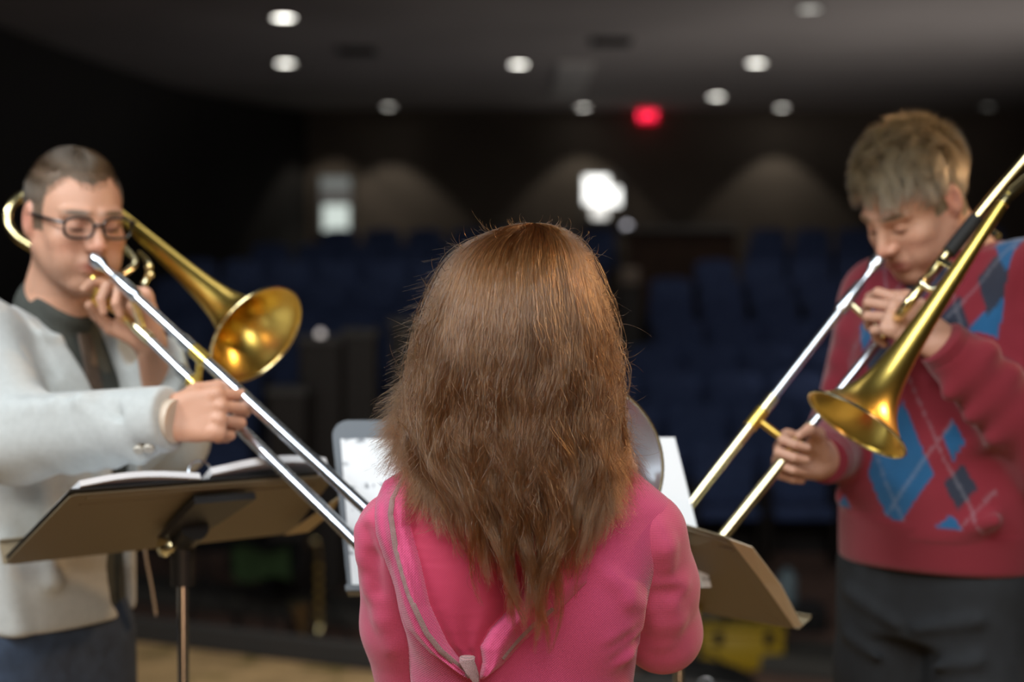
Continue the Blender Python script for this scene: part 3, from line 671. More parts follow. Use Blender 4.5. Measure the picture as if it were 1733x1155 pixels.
    for t in (.45, .65, .85):
        c = SR + (ER - SR) * t; j.cone(c + [-.04, -.045, .03], c + [.04, -.045, -.01], .014, .012, .04)
    for t in (.3, .5, .7):
        c = EL + (WLh - EL) * t; j.cone(c + [-.06, -.03, .0], c + [.03, -.06, .03], .009, .008, .02)
    j.cone(pel + T[2] * .34 - T[0] * .12 + T[1] * .10, pel + T[2] * .10 - T[0] * .08 + T[1] * .125, .012, .010, .03)
    j.cone(pel + T[2] * .16 - T[0] * .15 + T[1] * .06, pel - T[2] * .12 - T[0] * .11 + T[1] * .12, .012, .012, .03)
    # lapels: a raised layer along the opening
    def loc(X, Y, Z): d = (X - pel[0], Y - pel[1], Z - pel[2]); return [sum(T[i][k] * d[k] for k in range(3)) for i in range(3)]
    def er(u): return -np.interp(u, [-.1, .005, .05, .12, .2, .28, .38, .46, .52, .56], [-.14, -.105, -.055, -.036, -.030, -.022, .004, .032, .056, .064])
    def el(u): return np.interp(u, [-.1, .005, .05, .12, .28, .38, .46, .52, .56], [.15, .145, .130, .110, .085, .070, .064, .064, .066])
    j2 = Field(lo, hi, .0055); j2.A = j.A - .007
    def lap(X, Y, Z):
        a, b, u = loc(X, Y, Z); w_ = np.interp(u, [.10, .28, .40, .44, .445, .54], [0, .040, .070, .078, .055, .045]); m = np.maximum(-(a - (er(u) - w_)), a - (el(u) + w_))
        return np.maximum(np.maximum(m, -b), np.maximum(.10 - u, u - .60))
    j2.func(lo, hi, lambda X, Y, Z: -lap(X, Y, Z), 0, 'sub'); j.A = np.minimum(j.A, j2.A)
    j.func(lo, hi, lambda X, Y, Z: (lambda q: np.maximum(np.maximum(er(q[2]) - q[0], q[0] - el(q[2])), -q[1]))(loc(X, Y, Z)), .006, 'sub')
    j.func(lo, hi, lambda X, Y, Z: (lambda q: np.maximum(np.sqrt((q[0] / .066) ** 2 + ((q[1] + .01) / .075) ** 2) * .066 - .066 - np.clip(q[2] - .53, 0, 1) * .1, .47 - q[2]))(loc(X, Y, Z)), .006, 'sub')
    j.func(lo, hi, lambda X, Y, Z: Z - hem, .008, 'sub')
    dw = nrm(WR - ER); j.func(WR - .15, WR + .15, lambda X, Y, Z: -((X - WR[0] - .0) * dw[0] + (Y - WR[1]) * dw[1] + (Z - WR[2]) * dw[2] - .030), .003, 'sub')
    dl = nrm(WLh - EL); j.func(WLh - .12, WLh + .12, lambda X, Y, Z: -((X - WLh[0]) * dl[0] + (Y - WLh[1]) * dl[1] + (Z - WLh[2]) * dl[2] - .0), .003, 'sub')
    jo = cloth_mesh('jacket', root, j, M['jacket'], sm=1)
    cf = MB(); cf.tube([WR + dw * .0, WR + dw * .040 + [0, 0, -.006]], [.036, .034], 20); cf.build('shirt_cuff', M['lining'], root, True)
    for k in range(4):
        b = MB(); c = WR - dw * (.002 + .019 * k) + np.array([0, -.036, -.040]); b.lathe([(0, .004), (.007, .004), (.0085, .002), (.0085, -.01), (0, -.01)], c, (0, -.75, -.65), 14); b.build('sleeve_button', M['button'], jo, True)
    # turned-out front edge lining on the far side of the opening
    G = []
    for u in np.linspace(.46, .02, 20):
        row = []
        for q in np.linspace(0, 1, 4):
            a = float(el(u)) + .004 + .014 * q; row.append(pel + T[2] * u + T[0] * a + T[1] * (.138 - .012 * q + .004 * math.sin(u * 23)))
        G.append(row)
    b = MB(); b.add(*solid_sheet(G, .004, T[1])); b.build('jacket_lining', M['lining'], jo, True)
    tr = Field([pel[0] - .3, pel[1] - .3, .04], [pel[0] + .3, pel[1] + .3, 1.02], .007)
    tr.loft(pel, T, [(-.13, .165, .118, 0), (-.04, .172, .120, -.01), (.05, .168, .116, -.008)], .0, .02); legs(tr, pel, T, feet, .012)
    for z_, s in ((.80, 1), (.72, -1), (.84, -1)): tr.cone(pel * [1, 1, 0] + T[1] * .10 + T[0] * s * .12 + [0, 0, z_], pel * [1, 1, 0] + T[1] * .12 + [0, 0, z_ - .05], .008, .006, .02)
    cloth_mesh('jeans', root, tr, M['jeans'])
    for ft in feet: shoe('shoe', root, ft, bf)
    # glasses
    g = empty('glasses', H); g.parent = root; g.matrix_parent_inverse = Matrix.Translation(root.location).inverted(); g.location = (0, 0, 0); g.matrix_parent_inverse = Matrix.Identity(4); g.location = Vector(H) - root.location
    def L(x, y, z): return H + R[0] * x + R[1] * y + R[2] * z
    def sub(o, p):
        o.parent = p; o.matrix_parent_inverse = Matrix.Translation(Vector(H)).inverted(); return o
    fr = MB()
    for s in (-1, 1):
        ring = [L(s * .034 + .0255 * math.copysign(abs(math.cos(a)) ** .7, math.cos(a)), .104 - .0015 * s * 0 - .10 * (.0255 * math.cos(a) * s) ** 1 * .6 * 1, .002 + .0175 * math.copysign(abs(math.sin(a)) ** .7, math.sin(a))) for a in np.linspace(0, 2 * pi, 29)]
        fr.tube(ring, .0024, 8, False)
        lens = MB(); lens.add(ring[:-1] , [tuple(range(28))]); lens.add([p - R[1] * .0015 for p in ring[:-1]], [tuple(range(27, -1, -1))])
        lens.add([x for k in range(28) for x in (ring[k], ring[k] - R[1] * .0015)], [(2 * k, (2 * k + 2) % 56, (2 * k + 3) % 56, 2 * k + 1) for k in range(28)])
        o = lens.build('lens', M['glass'], None); sub(o, g)
    fr.tube([L(-.009, .105, .006), L(0, .108, .008), L(.009, .105, .006)], .0022, 8)
    sub(fr.build('front_frame', M['frame'], None, True), g)
    for s in (-1, 1):
        tm = MB(); tm.tube([L(s * .060, .100, .010), L(s * .070, .090, .011), L(s * .080, .02, .012), L(s * .082, -.01, .010), L(s * .080, -.035, -.012)], [.003, .003, .0026, .0026, .0024], 8)
        sub(tm.build('temple', M['frame'], None, True), g)
    return dict(H=H, R=R, T=T, pel=pel)
m1 = man_left()

# ---- trombone player on the right
DIAMONDS = [(-.019, .175, .070, .115, 1), (.096, .160, .027, .040, 0), (.082, .244, .023, .042, 1), (.086, .075, .034, .036, 1), (-.129, .075, .022, .036, 1), (-.117, .407, .023, .044, 1),
            (-.077, .365, .032, .060, 0), (.124, .427, .042, .075, 1), (.107, .512, .036, .060, 0), (.051, .432, .030, .048, 0), (.126, .575, .050, .045, 1), (-.17, .24, .03, .06, 0), (-.03, .52, .05, .07, 0)]
def argyle(a, u, base):
    C = np.tile(np.array(base), (len(a), 1)); A = (a + .019) / .14 + (u - .115) / .23; B = (a + .019) / .14 - (u - .115) / .23
    for ca, cu, hw, hh, bl in DIAMONDS: C[np.abs(a - ca) / hw + np.abs(u - cu) / hh < 1] = (.006, .095, .24) if bl else (.018, .026, .050)
    return C, None, A, B
def man_right():
    H = P(1548, 345, 3.0); th = .98; R = frame((-math.sin(th), -math.cos(th), -.66)); neck = P(1632, 470, 3.03); neck[2] = 1.60
    pel = np.array([.775, 3.06, 1.07]); bf = np.array([-math.sin(.75), -math.cos(.75), 0]); T = torso_frame(pel, neck, bf)
    root = empty('person', (pel[0], pel[1], 0), 'tousle-haired man in a red argyle sweater playing a trombone at the right', 'person')
    SR = P(1494, 508, 3.14); SL = P(1742, 482, 2.93)
    ER = P(1428, 742, 3.16); WR = P(1398, 778, 2.93)
    EL = P(1782, 775, 2.88); WLh = P(1600, 588, 2.82)
    feet = [np.array([pel[0], pel[1], 0.]) + T[0] * [1, 1, 0] * .13 + bf * .03, np.array([pel[0], pel[1], 0.]) - T[0] * [1, 1, 0] * .13 + bf * .02]
    hf = head_field(H, R, neck)
    hr = Field(WR - .2, WR + .2, .0022)
    hand(hr, WR + nrm(WR - ER) * .012, (-.86, -.36, .16), (-.05, -.95, -.12), 1, [(.9, 1.1, .7), (1.0, 1.2, .7), (1.05, 1.2, .8), (1.1, 1.2, .8)],
         [(.022, .018, .012), (.048, .042, .020), (.056, .070, .034), (.046, .094, .046)], 1.0, .05, WR + nrm(ER - WR) * .08)
    hl = Field(WLh - .2, WLh + .2, .0022)
    hand(hl, WLh + nrm(WLh - EL) * .012, (-.80, .05, .50), (-.35, .90, -.30), -1, [(.6, .8, .5), (.75, 1.1, .7), (.85, 1.2, .8), (1.0, 1.2, .8)],
         [(.024, .020, .012), (.052, .045, .02), (.060, .078, .03), (.052, .102, .042)], 1.02, .06, WLh + nrm(EL - WLh) * .08)
    bd = Field(np.minimum(pel, neck) - [.45, .45, .98], np.maximum(pel, neck) + [.45, .45, .1], .009)
    bd.loft(pel, T, TORSO_M, -.018, .02); legs(bd, pel, T, feet, -.016)
    for a, b, c in ((SR, ER, WR), (SL, EL, WLh)): bd.chain([a, b, c], [.045, .036, .026], .02)
    for ft in feet: bd.cone(ft + [0, 0, .05], ft + [0, 0, .12], .03, .03, .02); bd.cone(ft + [0, 0, .04], ft + bf * .12 + [0, 0, .03], .03, .025, .02)
    hl2 = lambda q: ((q[:, 2] > .052 + .018 * np.clip(q[:, 1] / .06, 0, 1)) | ((q[:, 1] < .030) & (q[:, 2] > .018)) | ((q[:, 1] < -.028) & (q[:, 2] > -.05)) | ((np.abs(q[:, 1] - .018) < .013) & (q[:, 2] > -.012) & (np.abs(q[:, 0]) > .06))) & (q[:, 2] > -.06)
    body_mesh('body', root, [hf, hr, hl, bd], lambda V: np.where((np.linalg.norm(V - H, axis=1) < .2)[:, None], head_pigment(V, H, R, (.56, .31, .21), (.20, .15, .09), (.14, .09, .05), lambda q: hl2(q) & (np.abs(q[:, 0]) < .0785)), np.array([.55, .31, .22])))
    short_hair('hair', H, R, 26000, hl2, lambda p: .020 + .030 * np.clip((p[:, 2] - .02) / .08, 0, 1) + .008 * np.clip(p[:, 1] * 10, 0, 1), lambda p: .35 + .75 * np.clip((p[:, 2] - .02) / .07, 0, 1),
               lambda p: np.stack([.55 + 0 * p[:, 0], .9 + 0 * p[:, 1], -1.0 + 1.2 * np.clip(p[:, 2] * 9, 0, 1)], 1), M['hair_fair'], root, .0004, 7, 5, .35, .003)
    sc = lambda V: ((V - pel) @ T.T)
    lo = np.minimum(np.minimum(pel, ER), WR) - [.25, .25, .06]; hi = np.maximum(np.maximum(neck, SR), EL) + [.25, .25, .12]
    s = Field(lo, hi, .0055)
    TS = [(-.02, .180, .130, -.006), (.04, .182, .134, -.004), (.14, .180, .132, .004)] + [(u, a + .004, b + .006, c) for u, a, b, c in TORSO_M[4:9]]
    s.loft(pel, T, TS, .014, .02)
    for q in (1, -1): s.cone(pel + T[2] * .52 + T[0] * q * .06, (SL if q > 0 else SR) + [0, 0, .008], .045, .062, .045)
    s.chain([SR, ER, WR], [.075, .062, .044], .035); s.chain([SL, EL, WLh], [.076, .066, .046], .03)
    for t in (.35, .55, .75):
        c = EL + (WLh - EL) * t; s.cone(c + [.02, -.035, .045], c + [-.05, -.035, -.03], .012, .010, .035)
        c = SR + (ER - SR) * t; s.cone(c + [-.05, -.04, .03], c + [.02, -.05, -.03], .012, .010, .035)
    for u, a0, a1 in ((.10, -.14, -.02), (.20, .02, .15), (.33, -.12, .03), (.06, .03, .16)):
        s.cone(pel + T[2] * u + T[0] * a0 + T[1] * .12, pel + T[2] * (u + .05) + T[0] * a1 + T[1] * .125, .012, .010, .03)
    s.cone(neck - T[2] * .05, neck + T[2] * .03, .085, .066, .02)
    s.ell(H, (.085, .12, .135), R, .004, 'sub'); s.cone(neck - [0, 0, .03], neck + [0, 0, .1], .064, .067, .004, 'sub')
    s.func(lo, hi, lambda X, Y, Z: Z - 1.115, .006, 'sub')
    dw = nrm(WR - ER); s.func(WR - .1, WR + .1, lambda X, Y, Z: -((X - WR[0]) * dw[0] + (Y - WR[1]) * dw[1] + (Z - WR[2]) * dw[2]), .003, 'sub')
    dl = nrm(WLh - EL); s.func(WLh - .1, WLh + .1, lambda X, Y, Z: -((X - WLh[0]) * dl[0] + (Y - WLh[1]) * dl[1] + (Z - WLh[2]) * dl[2]), .003, 'sub')
    def colf(V):
        q = sc(V); C, bl, A, B = argyle(q[:, 0], q[:, 2], (.205, .010, .024)); body = (np.abs(q[:, 0]) < .195) & (q[:, 1] > -.02) & (q[:, 2] > .085)
        red = np.array([.205, .010, .024])
        dR = np.linalg.norm(np.cross(V - SR, nrm(ER - SR)), axis=1); dF = np.linalg.norm(np.cross(V - ER, nrm(WR - ER)), axis=1); dL = np.linalg.norm(np.cross(V - EL, nrm(WLh - EL)), axis=1); dU = np.linalg.norm(np.cross(V - SL, nrm(EL - SL)), axis=1)
        arm = ((dL < .085) & (V[:, 1] < pel[1] - .13)) | ((dU < .10) & (q[:, 0] > .13)) | ((dR < .09) & (q[:, 0] < -.16)) | ((dF < .075) & (q[:, 0] < -.10)) | ((dF < .070) & (V[:, 1] < ER[1] - .10))
        ln = (np.abs((A - np.round(A)) * 1.0) < .02) | (np.abs((B - np.round(B))) < .02); C[ln] = C[ln] * .75 + np.array([.30, .30, .36]) * .25
        m = (body & ~arm & ((q[:, 1] > .03) | (q[:, 2] > .5)))[:, None]; return np.where(m, C, red)
    so = cloth_mesh('sweater', root, s, M['sweater'], colf)
    if DBG:
        V = np.empty(len(so.data.vertices) * 3); so.data.vertices.foreach_get('co', V); V = V.reshape(-1, 3); c_, s_ = math.cos(PITCH), math.sin(PITCH)
        dz = V[:, 1] * c_ - (V[:, 2] - CAMZ) * s_; uu = 866.5 + F * V[:, 0] / dz; vv = 577.5 - F * (V[:, 1] * s_ + (V[:, 2] - CAMZ) * c_) / dz; q = sc(V)
        for px, py in ((1515, 790), (1445, 800), (1590, 790), (1515, 690), (1515, 900), (1625, 820), (1615, 735), (1605, 890), (1430, 870), (1465, 555), (1485, 590), (1640, 560), (1680, 480), (1610, 545), (1715, 420)):
            m = np.hypot(uu - px, vv - py) < 5
            if m.any(): i = np.argmin(np.where(m, V[:, 1], 99)); print('ARG', px, py, q[i].round(3))
    rb = Field([pel[0] - .3, pel[1] - .3, 1.03], [pel[0] + .3, pel[1] + .3, 1.20], .0055)
    rb.loft(pel, T, [(-.045, .178, .126, -.006), (-.02, .181, .130, -.006), (.04, .184, .135, -.004), (.075, .184, .136, 0)], .012, .0)
    rb.func([pel[0] - .3, pel[1] - .3, 1.0], [pel[0] + .3, pel[1] + .3, 1.25], lambda X, Y, Z: Z - 1.062, .008, 'sub')
    cloth_mesh('hem_ribbing', root, rb, M['ribbing'])
    for p, d, r in ((WR, dw, .040), (WLh, dl, .043)):
        b = MB(); b.tube([p - d * .03, p - d * .01, p + d * .012, p + d * .016], [r + .002, r + .003, r, r - .006], 24); b.build('cuff_ribbing', M['ribbing'], root, True)
    b = MB(); rg = [pel + T[2] * (.555 - .05 * (math.cos(a) > 0) * math.cos(a) ** 2 + .012) + T[0] * .074 * math.sin(a) + T[1] * (-.008 + .078 * math.cos(a)) for a in np.linspace(0, 2 * pi, 37)]
    b.tube(rg, .008, 10, False); b.build('neck_ribbing', M['ribbing'], root, True)
    tr = Field([pel[0] - .3, pel[1] - .3, .04], [pel[0] + .3, pel[1] + .3, 1.14], .007)
    tr.loft(pel, T, [(-.13, .165, .120, 0), (-.04, .178, .126, -.01), (.05, .172, .122, -.008)], .003, .02); legs(tr, pel, T, feet, .018)
    for z_, q in ((1.0, 1), (1.0, -1), (.93, 1), (.92, -1)): tr.cone(pel * [1, 1, 0] + T[1] * .11 + T[0] * q * .13 + [0, 0, z_], pel * [1, 1, 0] + T[1] * .13 + T[0] * q * .02 + [0, 0, z_ - .035], .008, .006, .02)
    cloth_mesh('trousers', root, tr, M['darkjeans'])
    for ft in feet: shoe('shoe', root, ft, bf)
    return dict(H=H, R=R, T=T, pel=pel)
m2 = man_right()

# ---- woman with her back to the camera
def woman():
    pel = np.array([.012, 2.19, .885]); neck = np.array([.014, 2.17, 1.365]); bf = np.array([.02, 1., 0]); T = torso_frame(pel, neck, bf)
    H = np.array([.016, 2.19, 1.512]); R = frame((.03, 1, -.10))
    root = empty('person', (pel[0], pel[1], 0), 'woman seen from behind with long auburn hair and a pink hooded top', 'person')
    SR = np.array([.166, 2.165, 1.246]); SL = np.array([-.142, 2.165, 1.246]); ER = P(1121, 1072, 2.235); WR = np.array([.155, 2.41, 1.25])
    EL = P(706, 1205, 2.25); WLh = np.array([-.03, 2.46, 1.16])
    feet = [np.array([-.08, 2.2, 0.]), np.array([.11, 2.2, 0.])]
    hf = head_field(H, R, neck, .003, True, .048)
    hr = Field(WR - .18, WR + .18, .0025); hand(hr, WR, (-.5, .3, .8), (-.3, -.9, .3), 1, [(.3, .3, .2)] * 4, [(.022, .018, .012), (.045, .04, .02), (.05, .07, .02), (.045, .09, .03)], .9, .05, WR + nrm(ER - WR) * .08)
    hl = Field(WLh - .18, WLh + .18, .0025); hand(hl, WLh, (.3, .7, .6), (.8, -.2, -.3), -1, [(.5, .8, .5)] * 4, [(.022, .018, .012), (.045, .04, .02), (.05, .07, .02), (.045, .09, .03)], .9, .05, WLh + nrm(EL - WLh) * .08)
    bd = Field(np.minimum(pel, neck) - [.45, .45, .9], np.maximum(pel, neck) + [.45, .45, .1], .009)
    bd.loft(pel, T, TORSO_F, -.016, .02); legs(bd, pel, T, feet, -.012)
    for a, b, c in ((SR, ER, WR), (SL, EL, WLh)): bd.chain([a, b, c], [.036, .030, .022], .02)
    for ft in feet: bd.cone(ft + [0, 0, .05], ft + [0, 0, .12], .03, .03, .02); bd.cone(ft + [0, 0, .04], ft + bf * .11 + [0, 0, .03], .03, .022, .02)
    body_mesh('body', root, [hf, hr, hl, bd], lambda V: np.where((np.linalg.norm(V - H, axis=1) < .2)[:, None], head_pigment(V, H, R, (.62, .38, .28), (.16, .07, .03), (.12, .06, .03), lambda q: ((q[:, 2] > .06) | (q[:, 1] < .0)) & (np.abs(q[:, 0]) < .0785)), np.array([.60, .36, .26])))
    lo = np.array([-.34, 1.98, .80]); hi = np.array([.36, 2.60, 1.45])
    j = Field(lo, hi, .0042)
    j.loft(pel, T, [(-.05, .166, .116, -.010)] + TORSO_F[2:8], .012, .02)
    for q in (1, -1): j.cone(np.array([.014 + q * .05, 2.165, 1.330]), (SR if q > 0 else SL) + [0, 0, .006], .038, .046, .035)
    for q in (1, -1): j.ell(np.array([.012 + q * .085, 2.115, 1.19]), (.065, .045, .095), None, .04)      # shoulder blades
    j.ell(np.array([.012, 2.066, 1.16]), (.012, .02, .16), None, .04, 'sub')
    s = Field(lo, hi, .0042)
    s.chain([SR, (SR + ER) / 2 + [.004, 0, 0], ER, WR], [.058, .053, .049, .036], .02); s.chain([SL, (SL + EL) / 2 + [-.008, 0, 0], EL, WLh], [.058, .052, .047, .034], .02)
    # creases at the armpits and the elbow, laid on the cloth
    def crease(Fd, L, r, dep, k=.014, op='add', pts=None):
        q = []
        for px, py in L:
            x, _, z = P(px, py, 2.10); i = int(round((x - lo[0]) / Fd.h)); kk = int(round((z - lo[2]) / Fd.h)); col_ = Fd.A[i, :, kk] < 0
            if not col_.any(): continue
            q.append(np.array([x, lo[1] + Fd.h * col_.argmax() + dep, z]))
        if len(q) > 1: Fd.chain(q, [r * (.6 + .4 * math.sin(pi * (i + .5) / len(q))) for i in range(len(q))], k, op)
    for L, r in (([(1084, 1052), (1060, 1070), (1030, 1080)], .006), ([(1082, 1072), (1062, 1090), (1036, 1104)], .006), ([(1080, 1094), (1064, 1112), (1046, 1122)], .005), ([(1040, 985), (1062, 1010), (1086, 1024)], .007), ([(650, 1046), (662, 1058), (658, 1076)], .007), ([(655, 1082), (670, 1100), (664, 1130)], .006), ([(640, 1000), (650, 1030), (656, 1060)], .004), ([(1000, 940), (1030, 970), (1066, 990)], .006)):
        crease(j, L, r, .003)
    for L, r in (([(1086, 1062), (1062, 1080), (1034, 1092)], .005), ([(1084, 1084), (1064, 1101), (1040, 1114)], .005), ([(652, 1070), (666, 1080), (664, 1094)], .005)):
        crease(j, L, r, -.001, .010, 'sub')
    for L, r in (([(1112, 1000), (1140, 1004), (1158, 1002)], .008), ([(1118, 900), (1128, 930), (1132, 960)], .007), ([(606, 905), (616, 950), (622, 1010)], .007), ([(640, 870), (628, 890), (622, 920)], .006), ([(628, 1000), (644, 1060), (660, 1110)], .006), ([(1110, 1040), (1124, 1070), (1122, 1110)], .006), ([(1144, 1040), (1152, 1070), (1142, 1104)], .005)):
        crease(s, L, r, .004, .02)
    for L, r in (([(1112, 1012), (1140, 1014), (1156, 1012)], .005), ([(618, 900), (630, 950), (636, 1010)], .005)):
        crease(s, L, r, -.001, .014, 'sub')
    sleeves = s
    A = np.minimum(j.A, s.A); ys = lo[1] + j.h * np.arange(j.n[1]); fi = (A < .0).argmax(axis=1); has = (A < 0).any(axis=1)
    def yback(x, z):
        i = min(max(int(round((x - lo[0]) / j.h)), 0), j.n[0] - 1); k = min(max(int(round((z - lo[2]) / j.h)), 0), j.n[2] - 1)
        if not has[i, k]: return 2.165
        q = fi[i, k]; a0, a1 = A[i, max(q - 1, 0), k], A[i, q, k]; t = a0 / (a0 - a1) if a0 > 0 else 1; return lo[1] + j.h * (q - 1 + t)
    j.cone(np.array([.014, 2.16, 1.34]), np.array([.014, 2.165, 1.42]), .062, .056, .02)
    top = cloth_mesh('hooded_top', root, j, M['pink'], sm=2)
    V, Q = s.smooth(1).mesh(); me = npmesh('sleeve', V, Q)
    # one mesh per sleeve
    left = V[Q[:, 0], 0] < .01
    for m_, in ((left,), (~left,)):
        q = Q[m_]; u, inv = np.unique(q, return_inverse=True); link('sleeve', npmesh('sleeve', V[u], inv.reshape(q.shape)), M['pink_sleeve'], root)
    bpy.data.meshes.remove(me)
    # hood lying open on the back: edges traced as curves (x, z) in metres
    def w2(px, py, d=2.075): p = P(px, py, d); return (p[0], p[2])
    def curve(L):
        q = [w2(*c) for c in L]; z = np.array([c[1] for c in q])[::-1]; x = np.array([c[0] for c in q])[::-1]; return lambda zz: np.interp(zz, z, x)
    LO = curve([(690, 800), (640, 830), (628, 858), (632, 911), (651, 968), (684, 1066), (724, 1106), (786, 1146), (802, 1152)])
    SE = curve([(705, 795), (680, 815), (662, 850), (660, 873), (670, 927), (693, 999), (724, 1064), (747, 1094), (792, 1138), (802, 1148)])
    LI = curve([(760, 770), (731, 792), (700, 839), (693, 892), (712, 953), (728, 1022), (758, 1088), (788, 1130), (806, 1144)])
    RI = curve([(960, 780), (955, 840), (925, 930), (876, 1018), (830, 1064), (813, 1094), (817, 1121), (812, 1144)])
    RO = curve([(1010, 790), (1017, 830), (992, 984), (941, 1037), (895, 1083), (850, 1130), (820, 1150)])
    z0 = w2(800, 1151)[1]; z1 = w2(800, 800)[1]; zs = np.linspace(z1, z0, 110); G = []; Gi = []
    sm = lambda t: t * t * (3 - 2 * t)
    for z in zs:
        lo_, li, ri, ro = LO(z), LI(z), RI(z), RO(z); row = []; f = (z - z0) / (z1 - z0)
        fade = min(1, f / .04 + .35)
        for t in np.linspace(0, 1, 46):      # left roll
            x = lo_ + (li - lo_) * t; th = (.024 * math.sin(pi * min(1, t ** .8)) ** .7 + .012 * sm(t) * math.sin(pi * t)) * fade + .003 * math.sin(t * 16 + z * 30) * math.sin(pi * t)
            row.append((x, yback(x, z) - .001 - th, z))
        for t in np.linspace(0, 1, 24)[1:]:  # pouch between the rolls
            x = li + (ri - li) * t; th = .004 + .003 * math.sin(t * 9 + z * 22)
            row.append((x, yback(x, z) - th * fade * math.sin(pi * min(1, max(0, t))) - .002, z))
        for t in np.linspace(0, 1, 30)[1:]:
            x = ri + (ro - ri) * t; th = (.028 * math.sin(pi * t ** .75) ** .8) * fade * (1 - .55 * f) + .002 * math.sin(t * 14 + z * 40) * math.sin(pi * t)
            row.append((x, yback(x, z) - .001 - th, z))
        G.append(row)
    G = np.array(G)
    for _ in range(3):      # soften
        G[1:-1, 1:-1, 1] = .5 * G[1:-1, 1:-1, 1] + .125 * (G[:-2, 1:-1, 1] + G[2:, 1:-1, 1] + G[1:-1, :-2, 1] + G[1:-1, 2:, 1])
    def gy(x, z):
        i = int(np.argmin(np.abs(zs - z))); o_ = np.argsort(G[i, :, 0]); return float(np.interp(x, G[i, o_, 0], G[i, o_, 1]))
    def wrapcols(c0, c1, name, mt):
        g = G[:, c0:c1]; b = MB(); b.add(*solid_sheet(g, .0035, (0, -1, 0))); return b.build(name, mt, hood, True, False)
    hood = MB(); hood.add(*solid_sheet(G[:, :46], .004, (0, -1, 0))); hood.add(*solid_sheet(G[:, 68:], .004, (0, -1, 0))); hood = hood.build('hood', M['pink'], root, True)
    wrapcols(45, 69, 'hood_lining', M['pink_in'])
    b = MB(); b.tube([(SE(z), gy(SE(z), z) - .0012, z) for z in zs[4:-3]], .0034, 8, True, .35, (0, -1, 0)); b.build('stitched_seam', M['seam'], hood, True)
    b = MB(); x2 = lambda z: RO(z) - .010
    b.tube([(RO(z) - .012 - .0 * z, gy(RO(z) - .012, z) - .001, z) for z in zs[70:-12]], .0028, 8, True, .35, (0, -1, 0)); b.build('stitched_seam', M['seam'], hood, True)
    c = P(803, 1134, 2.04); b = MB(); b.tube([c + [-.009, .016, .012], c + [-.009, -.002, .010], c + [-.003, -.006, 0], c + [.003, -.003, -.011], c + [.003, .014, -.014]], .0095, 10, True, .25); b.build('hood_tab', M['seam'], hood, True)
    # small dark print near the right cuff
    b = MB()
    for px, py, qx, qy in ((1162, 1024, 1166, 1031), (1166, 1034, 1170, 1040), (1170, 1030, 1173, 1042), (1171, 1044, 1175, 1046)):
        b.tube([P(px, py, 2.215), P(qx, qy, 2.222)], .0016, 6)
    b.build('sleeve_print', M['black'], root)
    tr = Field([-.3, 1.9, .04], [.32, 2.5, .92], .008); tr.loft(pel, T, [(-.13, .158, .110, 0), (-.04, .168, .118, -.01), (.02, .155, .108, 0)], .004, .02); legs(tr, pel, T, feet, .0); cloth_mesh('trousers', root, tr, M['darkjeans'])
    for ft in feet: shoe('shoe', root, ft, bf)
    # hair
    rows = [(376, 884, 926), (379, 864, 942), (385, 842, 958), (393, 818, 972), (405, 793, 986), (425, 768, 1000), (450, 749, 1010), (480, 735, 1020), (510, 724, 1028), (550, 711, 1038), (600, 698, 1047), (650, 686, 1057), (700, 678, 1058), (740, 674, 1060), (775, 678, 1064), (800, 686, 1066), (825, 700, 1058), (850, 716, 1050), (880, 728, 1044), (920, 742, 1034), (960, 756, 1022), (1000, 776, 1006), (1040, 800, 992), (1080, 830, 975)]
    D = 2.10; zz = []; cx = []; wx = []
    for py, a, b_ in rows:
        p = P(a, py, D); q = P(b_, py, D); zz.append(p[2]); cx.append((p[0] + q[0]) / 2); wx.append((q[0] - p[0]) / 2)
    zz = np.array(zz); cx = np.array(cx); wx = np.array(wx); ztop = P(888, 374, D)[2]
    zz = np.concatenate([[ztop], zz]); cx = np.concatenate([[cx[0]], cx]); wx = np.concatenate([[0.002], wx])
    # front/back extents: cy + dy*cos
    back = np.interp(zz[::-1], [1.05, 1.15, 1.25, 1.32, 1.40, 1.50, 1.58, 1.62, ztop][:], [1.996, 1.996, 1.998, 2.004, 2.012, 2.044, 2.062, 2.09, 2.16])[::-1]
    cyy = np.interp(zz[::-1], [1.05, 1.25, 1.34, 1.45, ztop], [2.10, 2.13, 2.16, 2.18, 2.18])[::-1]
    up_ = zz > 1.43; back = np.where(up_, cyy - .164 * np.sqrt(np.clip(1 - ((zz - 1.43) / (ztop - 1.43)) ** 2, 0, 1)), back)
    zf = np.linspace(zz[0], zz[-1], 420); ker = np.exp(-np.linspace(-2.2, 2.2, 27) ** 2); ker /= ker.sum()
    def smf(v): q = np.interp(-zf, -zz, v); p_ = np.concatenate([2 * q[0] - q[13:0:-1], q, 2 * q[-1] - q[-2:-15:-1]]); return np.convolve(p_, ker, 'valid')
    wx2 = np.interp(-zf, -zz, wx); wxs = smf(wx); wx = np.where(zf > ztop - .012, wx2, wxs); cx, back, cyy = smf(cx), smf(back), smf(cyy); zz = zf
    ds = np.sqrt(np.diff(wx) ** 2 + np.diff(zz) ** 2); arc = np.concatenate([[0], np.cumsum(ds)])
    rg = np.random.default_rng(5); NG = 900; per = 34; N = NG * per; K = 48
    ga = rg.uniform(-2.35, 2.35, NG); gs0 = rg.uniform(0, 1, NG) ** 2.0 * .34 + .002; glay = rg.uniform(.70, 1.0, NG) ** .7
    gx = np.sin(ga)
    endpy = 835 + 262 * np.exp(-((gx - .02) / .86) ** 4) * rg.uniform(.08, 1.0, NG) ** .75 + rg.uniform(-25, 15, NG); endpy = np.where((np.abs(ga) > 1.35), 805 + rg.uniform(-70, 25, NG), endpy)
    gend = np.interp(CAMZ - (endpy - HOR) / F * D, zz[::-1], arc[::-1])
